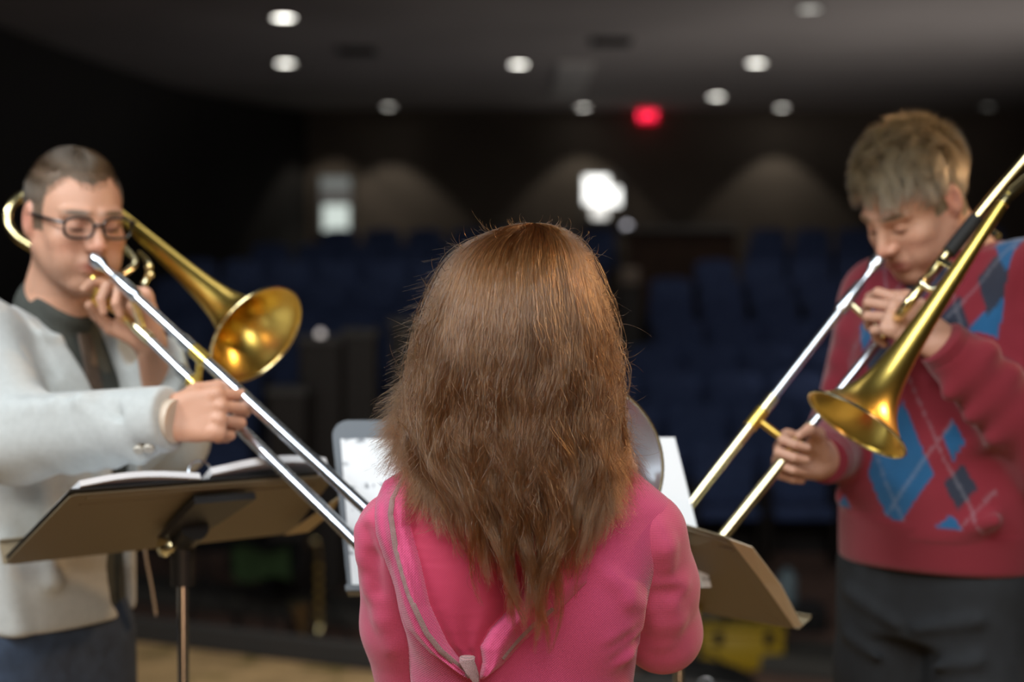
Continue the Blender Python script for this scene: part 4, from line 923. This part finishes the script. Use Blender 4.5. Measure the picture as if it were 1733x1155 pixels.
    NSL = 30; sl_c = np.linspace(-1.45, 1.45, NSL) + rg.normal(size=NSL) * .035; sl_e = rg.uniform(-.25, 1.10, NSL); sl_p = rg.uniform(0, 2 * pi, NSL); sup = np.abs(ga[:, None] + rg.normal(size=(NG, 1)) * .05 - sl_c[None]).argmin(1)
    endpy = np.where(endpy > 850, 850 + (endpy - 850) * (.62 + .42 * sl_e[sup]), endpy); gend = np.interp(CAMZ - (endpy - HOR) / F * D, zz[::-1], arc[::-1])
    ph = rg.uniform(0, 2 * pi, (NG, 6)); ph[:, 1] = sl_p[sup] + rg.normal(size=NG) * .30; amp = rg.uniform(.3, 1.6, (NG, 3))
    idx = np.repeat(np.arange(NG), per); t = np.linspace(0, 1, K)[None, :]
    s0 = gs0[idx][:, None] + rg.uniform(0, .02, (N, 1)); e = (gend[idx] - .06 * rg.uniform(0, 1, N) ** 2)[:, None]; lay = glay[idx][:, None]
    s = s0 + (e - s0) * t
    short = rg.random(N) < .09; s = np.where(short[:, None], s0 + (e - s0) * t * rg.uniform(.25, .85, (N, 1)), s)
    z = np.interp(s, arc, zz); W = np.interp(s, arc, wx); Cx = np.interp(s, arc, cx); Bk = np.interp(s, arc, back); Cy = np.interp(s, arc, cyy)
    tight = 1 - .72 * np.clip((s - .10) / .35, 0, 1)                       # locks gather towards their ends
    pull = .90 * np.clip((s - .30) / .26, 0, 1) ** .8; gae = ga[idx][:, None] * (1 - pull) + sl_c[sup][idx][:, None] * pull
    a = gae + rg.normal(size=(N, 1)) * .085 * tight
    lay = lay + rg.normal(size=(N, 1)) * .030 * tight
    low = np.clip((1.36 - z) / .10, 0, 1)
    g6 = lambda k, fr: np.sin(s * fr + ph[idx][:, [k]])
    wave = np.clip((s - .03) / .30, 0, 1)
    a = a + (1 - pull) * (.04 * g6(0, 14) + .022 * wave * g6(3, 75) * amp[idx][:, [2]]) + (.045 + .055 * pull) * wave * g6(1, 34) * (amp[idx][:, [0]] * (1 - pull) + pull)
    lay = lay + .050 * wave * g6(2, 32) * amp[idx][:, [1]] + .012 * wave * g6(4, 70); lay = np.minimum(lay, 1.015)
    sx = np.sin(a); cxs = np.cos(a)
    X = Cx + W * lay * sx
    Yb = Cy - (Cy - Bk) * cxs * lay
    Yf = Cy - .115 * cxs * lay * np.clip(W / .1, .1, 1); Y = np.where(cxs > 0, Yb, Yf)
    zg = lo[2] + j.h * np.arange(j.n[2]); xc = slice(int((-.10 - lo[0]) / j.h), int((.12 - lo[0]) / j.h)); ym = np.where(has[xc], lo[1] + j.h * fi[xc], 2.2).min(0); ym = np.convolve(np.pad(ym, 12, 'edge'), np.ones(25) / 25, 'valid')
    rest = np.interp(z, zg, ym) - .012 + .9 * (X - .014) ** 2 - .075 * np.clip(lay - .68, 0, .4)
    onback = low * (cxs > -.2) * (z < 1.36); sm_ = .5 * (Y + rest - np.sqrt((Y - rest) ** 2 + .010 ** 2)); Y = Y * (1 - onback) + sm_ * onback
    kick = np.clip((t - .80) / .20, 0, 1) ** 2 * np.where(np.abs(gx[idx]) > .80, rg.uniform(0, 1, N) * np.where(gx[idx] > 0, np.where(endpy[idx] > 812, .034, .006), .045), rg.uniform(-.006, .012, N))[:, None] * (endpy[idx] < 900)[:, None]
    X += kick * np.sign(sx)
    fz = np.clip((s - .04) / .2, .2, 1); fl = rg.random((N, 1)) < .10; fam = np.where(fl, .0045, .0009) * (1 + .6 * (np.abs(sx) > .8))
    pr = rg.uniform(0, 2 * pi, (N, 6)); fq = rg.uniform(30, 130, (N, 3))
    for k, arr in enumerate((X, Y, z)):
        arr += fam * fz * (np.sin(s * fq[:, [k]] + pr[:, [k]]) + .5 * np.sin(s * fq[:, [(k + 1) % 3]] * 2.1 + pr[:, [k + 3]])) * (.6 if k == 2 else 1)
    out = np.where(rg.random((N, 1)) < .07, rg.uniform(.003, .016, (N, 1)), 0) * np.sin(pi * t) ** 2
    X += out * sx; Y -= out * np.maximum(cxs, 0)
    S = np.stack([X, Y, z], 2)
    hair_obj('hair', S, .00024, M['hair_red'], root, .25)
    # flyaway wisps standing off the outline
    n = 900; aa = np.where(rg.random(n) < .5, 1, -1) * rg.uniform(1.2, 1.6, n); ss = rg.uniform(.004, .42, n); dirn = rg.uniform(-1.4, .6, n); LL = rg.uniform(.008, .034, n) * np.clip(.35 + ss * 5, 0, 1) * np.where(rg.random(n) < .06, 1.8, 1); tt = np.linspace(0, 1, 12)[None, :]
    z = np.interp(ss, arc, zz)[:, None]; W = np.interp(ss, arc, wx)[:, None]; Cx = np.interp(ss, arc, cx)[:, None]; Cy = np.interp(ss, arc, cyy)[:, None]; sg = np.sin(aa)[:, None]
    cur = rg.uniform(-2.2, 2.2, n)[:, None]; ang = dirn[:, None] + cur * tt
    nz = np.clip(1 - ss / .16, 0, 1)[:, None]
    dx = np.cumsum(np.cos(ang) * (LL / 11)[:, None], 1) * sg * (1 - .4 * nz); dz = np.cumsum(np.sin(ang) * (LL / 11)[:, None], 1) + nz * np.abs(dx) * .6
    ST = np.stack([Cx + W * .93 * sg + dx, Cy - .04 * np.cos(aa)[:, None] + rg.uniform(-.05, .03, (n, 1)) + 0 * dx, z + dz], 2)
    hair_obj('flyaway_hair', ST, .00016, M['hair_red'], root, .4)
woman()

# ------------------------------------------------------------------ instruments
def mouthpiece(b, p, d, r=.0145, L=.08):
    b.lathe([(r * .55, .006), (r * .95, .0), (r, .003), (r * .98, .012), (r * .8, .022), (r * .42, .034), (r * .42, .050), (r * .5, L), (0, L), (0, L - .01)], p, d, 24)
BELL = [(0, 1.0), (.006, .90), (.014, .79), (.026, .66), (.042, .53), (.065, .41), (.095, .325), (.14, .255), (.20, .205), (.28, .165), (.36, .13), (.46, .10)]
def bell_mesh(b, C, ax, R, L, prof=BELL, th=.0012):
    pr = [(R * r, -x) for x, r in prof if x <= L]; inn = [(max(r - th, .004), x - .0) for r, x in pr]; inn = [(r - .0002, x) for r, x in inn]
    b.lathe(pr[::-1] + inn, C, ax, 64)
def trombone(label, A0, A1, slide, B0, B1, ext, C, ax, R, path, stop, mats, braces):
    r = empty('trombone', A0, label, 'trombone'); d = nrm(A1 - A0); d2 = nrm(B1 - B0)
    b = MB(); mouthpiece(b, A0, d); b.build('mouthpiece', M['silver'], r, True)
    b = MB(); b.tube([A0 + d * .06, A0 + d * .085, A0 + d * .12, A0 + d * .125], [.0095, .0118, .0118, .0095], 16); b.build('slide_receiver', M['silver'], r, True)
    b = MB(); b.tube([A0 + d * .08, A0 + d * (ext + .35)], .0082, 16); b.build('inner_slide_tube', M['silver'], r, True)
    b = MB(); b.tube([B0, B0 + d2 * (ext + .3)], .0082, 16); b.build('inner_slide_tube', M['silver'], r, True)
    t0 = float(np.dot(B0 - A0, d)); e = ext
    e2 = B0 + d2 * (ext - t0); E1 = A0 + d * slide; E2 = B0 + d2 * (slide - t0); mid = (E1 + E2) / 2; half = (E2 - E1) / 2; rr = np.linalg.norm(half)
    b = MB(); pts = [A0 + d * e, A0 + d * (e + .004), E1] + [mid - half * math.cos(a) + (d + d2) / 2 * rr * math.sin(a) for a in np.linspace(.15, pi - .15, 14)] + [E2, e2 + d2 * .004, e2]
    b.tube(pts, [.0102, .0100] + [.0098] * (len(pts) - 4) + [.0100, .0102], 18); os_ = b.build('outer_slide', mats[0], r, True)
    for q in (A0 + d * e, e2):
        b = MB(); b.tube([q - d * .004, q + d * .05], .0112, 18); b.build('slide_ferrule', M['pale_brass'] if mats[0] != M['silver'] else M['nickel'], os_, True)
    b = MB(); q1 = A0 + d * (e + .045); q2 = e2 + d2 * .045; b.tube([q1, q2], .0062, 12); b.tube([q1 - d * .018, q1 + d * .018], .0118, 14); b.tube([q2 - d * .018, q2 + d * .018], .0118, 14); b.build('slide_brace', M['gold'], os_, True)
    b = MB(); q1 = A0 + d * .10; q2 = B0 + d2 * max(.10 - t0, .005); b.tube([q1, q2], .0058, 12); b.tube([q2 - d * .02, q2 + d * .02], .011, 14); b.build('slide_brace', M['pale_brass'], r, True)
    b = MB(); bell_mesh(b, C, ax, R, .47); be = b.build('bell', mats[1], r, True)
    b = MB(); b.lathe([(R - .0012 + .0026 * math.cos(a), .0026 * math.sin(a)) for a in np.linspace(0, 2 * pi, 9)[:-1]], C, ax, 64, True); b.build('bell_rim', mats[2], be, True)
    b = MB(); T0 = C - ax * .455; b.tube([C - ax * .44] + spline([T0] + path, 8), [.0105] + [.0095] * (8 * len(path) + 1), 18); b.build('tuning_slide', M['brass'], r, True)
    return r, d, d2

# left trombone
mp = m1['H'] + m1['R'][1] * .108 + m1['R'][2] * -.066; mp = P(160, 437, mp[1])
A1 = P(543, 791, mp[1] - .30); dA = nrm(A1 - mp)
B0 = P(240, 562, mp[1] - .03 + .0); B1 = P(575, 891, mp[1] - .30)
C = P(434, 567, 2.93); ax = nrm((.66, -.50, -.50))
tb1, d, d2 = trombone('brass trombone held by the man in the grey jacket', mp, A1, .86, B0, B1, .255, C, ax, .0965,
    [P(180, 378, 3.17), P(120, 342, 3.2), P(75, 326, 3.21), P(42, 330, 3.20), P(18, 350, 3.18), P(14, 378, 3.17), P(30, 402, 3.16), P(62, 424, 3.15), P(105, 462, 3.13), P(150, 495, 3.04), P(195, 525, 2.93), B0], None, (M['silver'], M['gold'], M['brass']), None)
b = MB(); q = spline([P(186, 395, 3.14), P(205, 414, 3.08), P(228, 446, 3.0), P(200, 470, 2.95)], 6); b.tube(q, .0062, 12)
b.tube(spline([P(236, 430, 3.06), P(252, 448, 3.0), P(250, 468, 2.97), P(243, 482, 2.96)], 6), .0055, 12); b.build('bell_brace', M['pale_brass'], tb1, True)
b = MB(); b.tube(spline([P(158, 470, 2.9), P(166, 488, 2.89), P(160, 508, 2.89), P(178, 520, 2.9), P(190, 500, 2.92), P(176, 478, 2.93)], 6), .0058, 12); b.build('slide_lock', M['gold'], tb1, True)
for px, py in ((252, 452), (254, 466)):
    b = MB(); p = P(px, py, 2.96); b.lathe([(0, -.006), (.006, -.005), (.007, 0), (.006, .005), (0, .006)], p, (0, 1, 0), 14); b.build('brace_knob', M['brass'], tb1, True)

# right trombone
mp = m2['H'] + m2['R'][1] * .112 + m2['R'][2] * -.066; mp = P(1490, 438, mp[1])
A1 = P(1170, 850, mp[1] - .16)
B0 = P(1500, 563, mp[1] - .05); B1 = P(1225, 905, mp[1] - .17)
C = P(1450, 719, 2.64); ax = nrm((-.575, -.24, -.79))
off = 2.64 - C[1]
tb2, d, d2 = trombone('brass trombone held by the man in the argyle sweater', mp, A1, .80, B0, B1, .325, C, ax, .0865,
    [P(1785, 262, 2.80), P(1800, 236, 2.81), P(1800, 215, 2.82), P(1785, 216, 2.83), P(1760, 240, 2.84), P(1733, 272, 2.84), P(1690, 322, 2.83), P(1640, 384, 2.82), P(1585, 452, 2.80), P(1530, 524, 2.78), B0], None, (M['pale_brass'], M['gold'], M['pale_brass']), None)
b = MB(); b.tube([P(1652, 370, 2.82), P(1606, 428, 2.80)], .0125, 16); b.build('hand_grip', M['blackrub'], tb2, True)
b = MB(); b.tube(spline([P(1590, 440, 2.79), P(1612, 452, 2.76), P(1625, 470, 2.74), P(1612, 482, 2.74)], 6), .006, 12); b.tube(spline([P(1580, 462, 2.79), P(1560, 476, 2.77), P(1575, 490, 2.76), P(1600, 484, 2.75)], 6), .0055, 12); b.build('slide_lock', M['pale_brass'], tb2, True)
b = MB(); b.tube([P(1662, 382, 2.80), P(1690, 400, 2.76)], .006, 12); b.build('bell_brace', M['pale_brass'], tb2, True)

# horn held by the woman
M['hornsilver'] = mat('horn_silver', (0.68, 0.78, 0.88, 1), .36, 1.0)
hr_ = empty('french_horn', P(968, 785, 2.42), 'silver horn in front of the woman, its bell showing right of her hair', 'french horn')
C = P(975, 784, 2.41); ax = nrm((.14, -.93, .30))
HB = [(0, 1.0), (.010, .93), (.022, .84), (.040, .71), (.062, .56), (.090, .42), (.125, .30), (.17, .21), (.22, .15)]
b = MB(); bell_mesh(b, C, ax, .1265, .25, HB); hb = b.build('bell', M['hornsilver'], hr_, True)
b = MB(); b.lathe([(.1255 + .0024 * math.cos(a), .0024 * math.sin(a)) for a in np.linspace(0, 2 * pi, 9)[:-1]], C, ax, 72, True); b.build('bell_rim', M['pale_brass'], hb, True)
cc = np.array([-.02, 2.60, 1.20]); T0 = C - ax * .215
b = MB(); pts = spline([T0, np.array([.03, 2.66, 1.28]), np.array([-.05, 2.66, 1.31]), np.array([-.13, 2.62, 1.25]), np.array([-.14, 2.58, 1.15]), np.array([-.06, 2.55, 1.08]), np.array([.04, 2.55, 1.10]), np.array([.09, 2.56, 1.18]), np.array([.05, 2.55, 1.27]), np.array([-.03, 2.54, 1.30])], 8)
b.tube(pts, np.linspace(.019, .008, len(pts)), 16); b.build('body_coil', M['hornsilver'], hr_, True)
b = MB(); ld = spline([np.array([.016, 2.335, 1.445]), np.array([.0, 2.40, 1.40]), np.array([-.07, 2.50, 1.33]), np.array([-.12, 2.55, 1.24])], 8); b.tube(ld, .006, 12); b.build('leadpipe', M['hornsilver'], hr_, True)
b = MB(); mouthpiece(b, np.array([.016, 2.318, 1.449]), nrm(ld[1] - ld[0]), .009, .06); b.build('mouthpiece', M['silver'], hr_, True)
for k in range(3):
    b = MB(); b.lathe([(0, 0), (.018, 0), (.018, .05), (0, .05)], np.array([-.08 + .045 * k, 2.52, 1.14]), (0, .2, 1), 20); b.build('valve', M['hornsilver'], hr_, True)
    b = MB(); b.tube([(-.08 + .045 * k, 2.52, 1.15), (-.09 + .045 * k, 2.46, 1.16)], .0045, 8); b.box((-.09 + .045 * k, 2.455, 1.16), (.018, .012, .03), None, .004); b.build('valve_key', M['hornsilver'], hr_)

# ------------------------------------------------------------------ music stands
def desk_poly(TL, TR, BR, BL, rt=.05, rb=.02):
    w_ = np.linalg.norm(TR - TL); h_ = np.linalg.norm(BL - TL); pts = []
    for (cs, ct, r, a0) in ((rt / w_, rt / h_, rt, pi), (1 - rt / w_, rt / h_, rt, 1.5 * pi), (1 - rb / w_, 1 - rb / h_, rb, 0), (rb / w_, 1 - rb / h_, rb, .5 * pi)):
        for k in range(7):
            a = a0 + k * pi / 12; pts.append((cs + math.cos(a) * r / w_, ct + math.sin(a) * r / h_))
    return pts
def music_stand(label, TL, TR, BR, BL, pole, mt, brk, rt=.05, lip=.045):
    "desk corners as the camera sees them; the player's side is given by the lip direction"
    def S(s, t): return (TL * (1 - s) + TR * s) * (1 - t) + (BL * (1 - s) + BR * s) * t
    nb = nrm(np.cross(TR - TL, BL - TL)); r = empty('music_stand', (pole[0], pole[1], 0), label, 'music stand')
    lipdir = brk[0]; b = MB(); pts = desk_poly(TL, TR, BR, BL, rt); n = len(pts); th = .0016
    Vf = [S(*p) + lipdir * th for p in pts]; Vb = [S(*p) - lipdir * th for p in pts]
    b.add(Vf + Vb, [tuple(range(n)), tuple(range(2 * n - 1, n - 1, -1))] + [(i, (i + 1) % n, (i + 1) % n + n, i + n) for i in range(n)])
    dk = b.build('desk', mt, r)
    b = MB(); e = nrm(BR - BL)
    b.add(*solid_sheet([[S(s, 1.0) + lipdir * q for q in (0, lip * .5, lip)] for s in (.0, .25, .5, .75, 1.0)], .002, nrm(BL - TL))); b.add(*solid_sheet([[S(s, 1.0) + lipdir * lip - nrm(BL - TL) * q for q in (0, .010)] for s in (0, .5, 1)], .002, lipdir)); b.build('shelf_lip', mt, dk)
    for t in (.045, .13):      # pressed ribs along the top
        b = MB(); b.tube([S(.06, t) - lipdir * .002, S(.94, t) - lipdir * .002], .0035, 8, True, .6, lipdir); b.build('pressed_rib', mt, dk, True)
    q0 = S(.56, .06) - lipdir * .012; q1 = S(.5, .66) - lipdir * .014; hub = np.array([pole[0], pole[1], pole[2]])
    b = MB(); side = nrm(TR - TL)
    b.add(*solid_sheet([[q0 - side * .055, q0, q0 + side * .055], [q0 * .5 + q1 * .5 - side * .045, q0 * .5 + q1 * .5, q0 * .5 + q1 * .5 + side * .045], [q1 - side * .03, q1, q1 + side * .03]], .012, lipdir)); 
    b.tube([q0 * .4 + q1 * .6 - lipdir * .012, hub + [0, 0, .02]], [.024, .022], 14); b.tube([hub + [0, 0, .045], hub + [0, 0, -.055]], [.022, .019], 18); b.build('tilt_bracket', M['black'], r, True)
    kd = brk[1]; b = MB(); b.lathe([(0, 0), (.007, 0), (.007, .02), (.016, .022), (.017, .030), (.010, .036), (0, .037)], hub + kd * .012 + [0, 0, .01], kd, 20); b.build('clamp_knob', M['pale_brass'], r, True)
    b = MB(); b.tube([hub + [0, 0, -.02], (hub[0], hub[1], .42)], .0095, 16); b.build('inner_pole', M['nickel'], r, True)
    b = MB(); b.tube([(hub[0], hub[1], .62), (hub[0], hub[1], .10)], .0125, 16); b.tube([(hub[0], hub[1], .64), (hub[0], hub[1], .60)], .016, 16); b.build('outer_pole', M['black'], r, True)
    for k in range(3):
        a = k * 2 * pi / 3 + .5; b = MB(); b.tube(spline([(hub[0], hub[1], .12), (hub[0] + .08 * math.cos(a), hub[1] + .08 * math.sin(a), .09), (hub[0] + .26 * math.cos(a), hub[1] + .26 * math.sin(a), .012)], 5), .010, 10); b.build('leg', M['black'], r, True)
    return r, S
up = np.array([0, 0, 1.])
# 1: seen from behind, in front of the man in the grey jacket
TL = P(120, 838, 2.50); TR = P(568, 804, 2.80); BL = P(5, 956, 2.75); BR = P(492, 902, 3.03)
n1 = nrm(np.cross(TR - TL, BL - TL)); n1 = n1 if n1[2] > 0 else -n1
hub1 = P(309, 935, 2.80)
st1, S1 = music_stand('music stand with a tilted desk tinted like warm bounce light, before the man in the grey jacket', TL, TR, BR, BL, hub1, M['desk_back'], (n1, nrm((-.55, -.8, .1))), .012, .04)
fo = empty('ring_binder', S1(.5, .5), 'open ring binder with white pages on the grey-jacketed man\'s music stand', 'binder')
def page_grid(S, n_, s0, s1, t0, t1, base, bulge, ripple, hang=0):
    G = []
    for t in np.linspace(t0, t1, 7):
        G.append([S(s, t) + n_ * (base + bulge * math.sin(pi * (s - s0) / (s1 - s0)) + ripple * math.sin(9 * s + 5 * t)) for s in np.linspace(s0, s1, 17)])
    return G
b = MB(); b.add(*solid_sheet(page_grid(S1, n1, -.005, .93, -.03, .93, .006, .0, 0), .003, n1)); b.build('cover', M['black'], fo)
b = MB(); b.add(*solid_sheet(page_grid(S1, n1, .025, .455, -.045, .88, .016, .006, .002), .009, n1)); b.build('page_stack', M['paper'], fo, True)
b = MB(); b.add(*solid_sheet(page_grid(S1, n1, .50, .965, -.045, .90, .024, .010, .002), .011, n1)); b.build('page_stack', M['paper'], fo, True)
for t in (.02, .45, .85):
    c = S1(.478, t) + n1 * .018; sd = nrm(TR - TL); b = MB(); b.tube([c + sd * .022 * math.cos(a) + n1 * .024 * math.sin(a) for a in np.linspace(-.1, pi + .1, 15)], .0022, 8); b.build('ring', M['silver'], fo, True)
b = MB(); tan = mat('tan_folder', (.50, .40, .24, 1), .8); g = lambda s, t: S1(s, t) - n1 * .004
b.add(*solid_sheet([[P(560, 850, 2.80), P(577, 838, 2.80)], [P(525, 875, 2.88), P(560, 868, 2.88)], [P(482, 905, 2.95), P(522, 899, 2.95)]], .002, n1)); o = b.build('folder', tan); tag(o, 'tan card folder sticking out past the right edge of the warm-tinted stand', 'folder')
# 2: upright grey stand facing the woman
TL = P(560, 712, 2.80); TR = P(1108, 714, 2.80); BR = P(1180, 1006, 2.70); BL = P(590, 1010, 2.70)
n2 = nrm(np.cross(TR - TL, BL - TL)); n2 = n2 if n2[1] < 0 else -n2
st2, S2 = music_stand('upright grey music stand facing the woman in pink', TL, TR, BR, BL, P(868, 1000, 2.80), M['desk_front'], (n2, np.array([1., 0, 0])), .03, .05)
def paper_notes():
    m = mat('printed_music', (.80, .83, .86, 1), .7); nt = m.node_tree; b = nt.nodes['Principled BSDF']; tc = nt.nodes.new('ShaderNodeTexCoord')
    wv = nt.nodes.new('ShaderNodeTexWave'); wv.bands_direction = 'Z'; wv.inputs['Scale'].default_value = 9; nt.links.new(tc.outputs['Object'], wv.inputs[0])
    n = nt.nodes.new('ShaderNodeTexNoise'); n.inputs['Scale'].default_value = 75; n.inputs['Detail'].default_value = 2; nt.links.new(tc.outputs['Object'], n.inputs[0])
    n2_ = nt.nodes.new('ShaderNodeTexNoise'); n2_.inputs['Scale'].default_value = 9; nt.links.new(tc.outputs['Object'], n2_.inputs[0])
    def rng(src, a, b_): r = nt.nodes.new('ShaderNodeMapRange'); r.inputs[1].default_value = a; r.inputs[2].default_value = b_; nt.links.new(src, r.inputs[0]); return r.outputs[0]
    def mul(a, b_): q = nt.nodes.new('ShaderNodeMath'); q.operation = 'MULTIPLY'; nt.links.new(a, q.inputs[0]); nt.links.new(b_, q.inputs[1]); return q.outputs[0]
    k = mul(mul(rng(wv.outputs[1], .80, .95), rng(n.outputs[0], .52, .60)), rng(n2_.outputs[0], .46, .52)); mx = nt.nodes.new('ShaderNodeMix'); mx.data_type = 'RGBA'
    nt.links.new(k, mx.inputs[0]); mx.inputs[6].default_value = (.80, .83, .86, 1); mx.inputs[7].default_value = (.20, .22, .25, 1); nt.links.new(mx.outputs[2], b.inputs['Base Color']); return m
M['notes'] = paper_notes()
def sheet(name, lab, A, B, C_, D, nn, off, bow, grp=None):
    G = [[(A * (1 - s) + B * s) * (1 - t) + (D * (1 - s) + C_ * s) * t + nn * (off + bow * math.sin(pi * s) * .5 + .003 * math.sin(pi * t)) for s in np.linspace(0, 1, 11)] for t in np.linspace(0, 1, 11)]
    b = MB(); b.add(*solid_sheet(G, .0008, nn)); o = b.build(name, M['notes'], None, True); tag(o, lab, 'sheet music'); return o
sheet('sheet_music', 'white printed page on the left half of the upright grey stand', P(577, 745, 2.785), P(850, 744, 2.785), P(862, 1004, 2.695), P(597, 1003, 2.695), n2, .006, .004)
sheet('sheet_music', 'white page standing askew past the right edge of the upright grey stand', P(866, 744, 2.785), P(1141, 743, 2.785), P(1203, 996, 2.69), P(900, 1003, 2.69), n2, .009, .004)
# 3: seen from behind, in front of the man in the argyle sweater
TR = P(1246, 914, 2.50); BR = P(1352, 1066, 2.72); TL = P(1000, 842, 2.80); BL = P(1010, 1004, 2.98)
n3 = nrm(np.cross(TR - TL, BL - TL)); n3 = n3 if n3[2] > 0 else -n3
st3, S3 = music_stand('music stand seen from behind, before the man in the argyle sweater', TL, TR, BR, BL, P(1150, 1040, 2.84), M['desk_back'], (n3, nrm((.55, -.8, .1))), .03, .03)
b = MB(); b.add(*solid_sheet([[P(1236, 912, 2.495), P(1274, 926, 2.495)], [P(1292, 985, 2.60), P(1322, 990, 2.60)], [P(1346, 1062, 2.705), P(1359, 1060, 2.705)]], .002, n3)); o = b.build('folder', mat('pale_folder', (.62, .54, .42, 1), .8)); tag(o, 'pale card folder on the stand before the argyle sweater, past its right edge', 'folder')

# ------------------------------------------------------------------ things on the house floor
def small_stand(px, d, h_, lab, a0, desk=True):
    p = P(px, 900, d); x, y, z = p[0], d, -.6; r = empty('folding_stand', (x, y, z), lab, 'folding stand', 'folding stands in front of the stage')
    b = MB(); b.tube([(x, y, z + .25), (x, y, z + h_)], .012, 10); b.build('pole', M['black'], r, True)
    for k in range(3):
        a = a0 + k * 2 * pi / 3; b = MB(); b.tube([(x, y, z + .38), (x + .24 * math.cos(a), y + .24 * math.sin(a), z + .012)], .011, 8); b.build('leg', M['black'], r, True)
    if desk:
        b = MB(); b.box((x, y, z + h_ + .10), (.44, .02, .26), np.array([[1, 0, 0], [0, math.cos(-.9), -math.sin(-.9)], [0, math.sin(-.9), math.cos(-.9)]]), .005); b.build('desk', M['black'], r)
    return np.array([x, y, z])
small_stand(345, 10.4, .52, 'black folding stand with splayed legs beyond the stage edge, leftmost of three', .1)
q = small_stand(448, 10.3, .40, 'black folding stand under a dull green cloth, middle of three', .8)
b = MB(); G = [[(q[0] - .17 + .34 * s, 10.2 - .12 + .10 * t + .02 * math.sin(9 * s), q[2] + .58 - .20 * t * t + .02 * math.sin(7 * s + 3 * t)) for s in np.linspace(0, 1, 12)] for t in np.linspace(0, 1, 8)]; b.add(*solid_sheet(G, .01, (0, -1, .3))); o = b.build('cloth', mat('green_cloth', (.05, .10, .035, 1), .9), None, True); tag(o, 'dull green cloth draped on the middle folding stand', 'cloth')
q = small_stand(532, 10.0, .30, 'black folding stand holding a small brass instrument, rightmost of three', .4, False)
r = empty('saxophone', q + [0, -.05, .1], 'small brass saxophone standing beyond the stage edge', 'saxophone')
b = MB(); pts = spline([q + [-.03, -.06, .62], q + [.0, -.06, .66], q + [.03, -.06, .60], q + [.035, -.07, .30], q + [.04, -.08, .14], q + [.0, -.12, .08], q + [-.05, -.14, .15], q + [-.07, -.15, .30]], 6); b.tube(pts, np.interp(np.linspace(0, 1, len(pts)), [0, .2, .7, .9, 1], [.008, .010, .026, .035, .060]), 16); b.build('body_tube', M['brass'], r, True)
for k in range(5): b = MB(); b.lathe([(0, 0), (.016, 0), (.016, .008), (0, .008)], q + [.035, -.095, .22 + .07 * k], (0, -1, 0), 12); b.build('key_pad', M['gold'], r, True)
# yellow case, black bag, jug
c = P(1252, 1100, 9.5); r = empty('tool_case', (c[0], 9.5, -.6), 'yellow hard tool case on the brown house floor below the stage', 'case'); yel = mat('yellow_plastic', (.62, .40, .02, 1), .5)
b = MB(); b.box((c[0], 9.5, -.49), (.46, .30, .20), None, .03); b.build('case_body', yel, r, True); b = MB(); b.box((c[0], 9.5, -.372), (.47, .31, .05), None, .02); b.build('lid', yel, r, True)
b = MB(); b.tube(spline([(c[0] - .08, 9.5, -.35), (c[0] - .08, 9.5, -.30), (c[0] + .08, 9.5, -.30), (c[0] + .08, 9.5, -.35)], 5), .014, 10); b.build('handle', M['blackrub'], r, True)
for s in (-1, 1): b = MB(); b.box((c[0] + s * .14, 9.34, -.40), (.05, .03, .08), None, .006); b.build('latch', M['blackrub'], r)
c = P(1170, 1140, 8.7); r = empty('shoulder_bag', (c[0], 8.7, -.6), 'black shoulder bag lying in front of the yellow tool case', 'bag')
f = Field((c[0] - .45, 8.3, -.7), (c[0] + .5, 9.1, -.2), .012); f.ell((c[0], 8.7, -.50), (.30, .20, .13), None, 0); f.ell((c[0] + .18, 8.66, -.52), (.16, .16, .10), None, .05); f.cone((c[0] - .2, 8.6, -.42), (c[0] + .1, 8.62, -.38), .03, .02, .05); f.func((c[0] - .5, 8.2, -.8), (c[0] + .6, 9.2, 0), lambda X, Y, Z: Z + .598, 0, 'sub'); cloth_mesh('bag_body', r, f, M['blackrub'])
b = MB(); b.tube(spline([(c[0] - .2, 8.6, -.40), (c[0] - .05, 8.55, -.28), (c[0] + .12, 8.5, -.33), (c[0] + .25, 8.48, -.56)], 6), .014, 10, True, .4); b.build('strap', M['blackrub'], r, True)
b = MB(); b.lathe([(0, 0), (.03, 0), (.03, .02), (0, .02)], (c[0] + .05, 8.50, -.47), (0, -1, .3), 16); b.build('buckle', M['silver'], r, True)
c = P(1195, 1048, 10.3); b = MB(); f = Field((c[0] - .4, 10.0, -.7), (c[0] + .4, 10.7, -.2), .014); f.ell((c[0], 10.3, -.5), (.24, .15, .11), None, 0); f.ell((c[0] + .12, 10.26, -.44), (.10, .10, .08), None, .04); f.func((c[0] - .5, 9.8, -.8), (c[0] + .6, 10.9, 0), lambda X, Y, Z: Z + .598, 0, 'sub'); o = cloth_mesh('blanket', None, f, mat('grey_blanket', (.16, .15, .14, 1), .9)); tag(o, 'crumpled grey blanket behind the yellow tool case', 'blanket')
c = P(1335, 1060, 10.6); b = MB(); b.box((c[0], 10.6, -.52), (.42, .34, .16), None, .02); o = b.build('crate', M['black']); tag(o, 'low black crate under the pale blue jug', 'crate')
p = np.array([P(1332, 1020, 10.6)[0], 10.6, -.44]); r = empty('water_jug', p, 'pale blue water jug on a low black crate', 'jug'); b = MB(); b.lathe([(0, 0), (.055, 0), (.060, .01), (.060, .15), (.045, .19), (.02, .205), (.02, .22), (0, .22)], p, up, 24); b.build('jug_body', mat('pale_blue_plastic', (.30, .40, .45, 1), .3), r, True); b = MB(); b.lathe([(0, .22), (.023, .22), (.023, .245), (0, .245)], p, up, 16); b.build('cap', M['black'], r, True)
area('ceiling_fill', (6.3, 14.0, -0.3), (1.8, 18.5, 4.0), 2.0, 60, (1.0, .93, .88), 1.0, 100)  # added unseen fill to brighten the hall ceiling
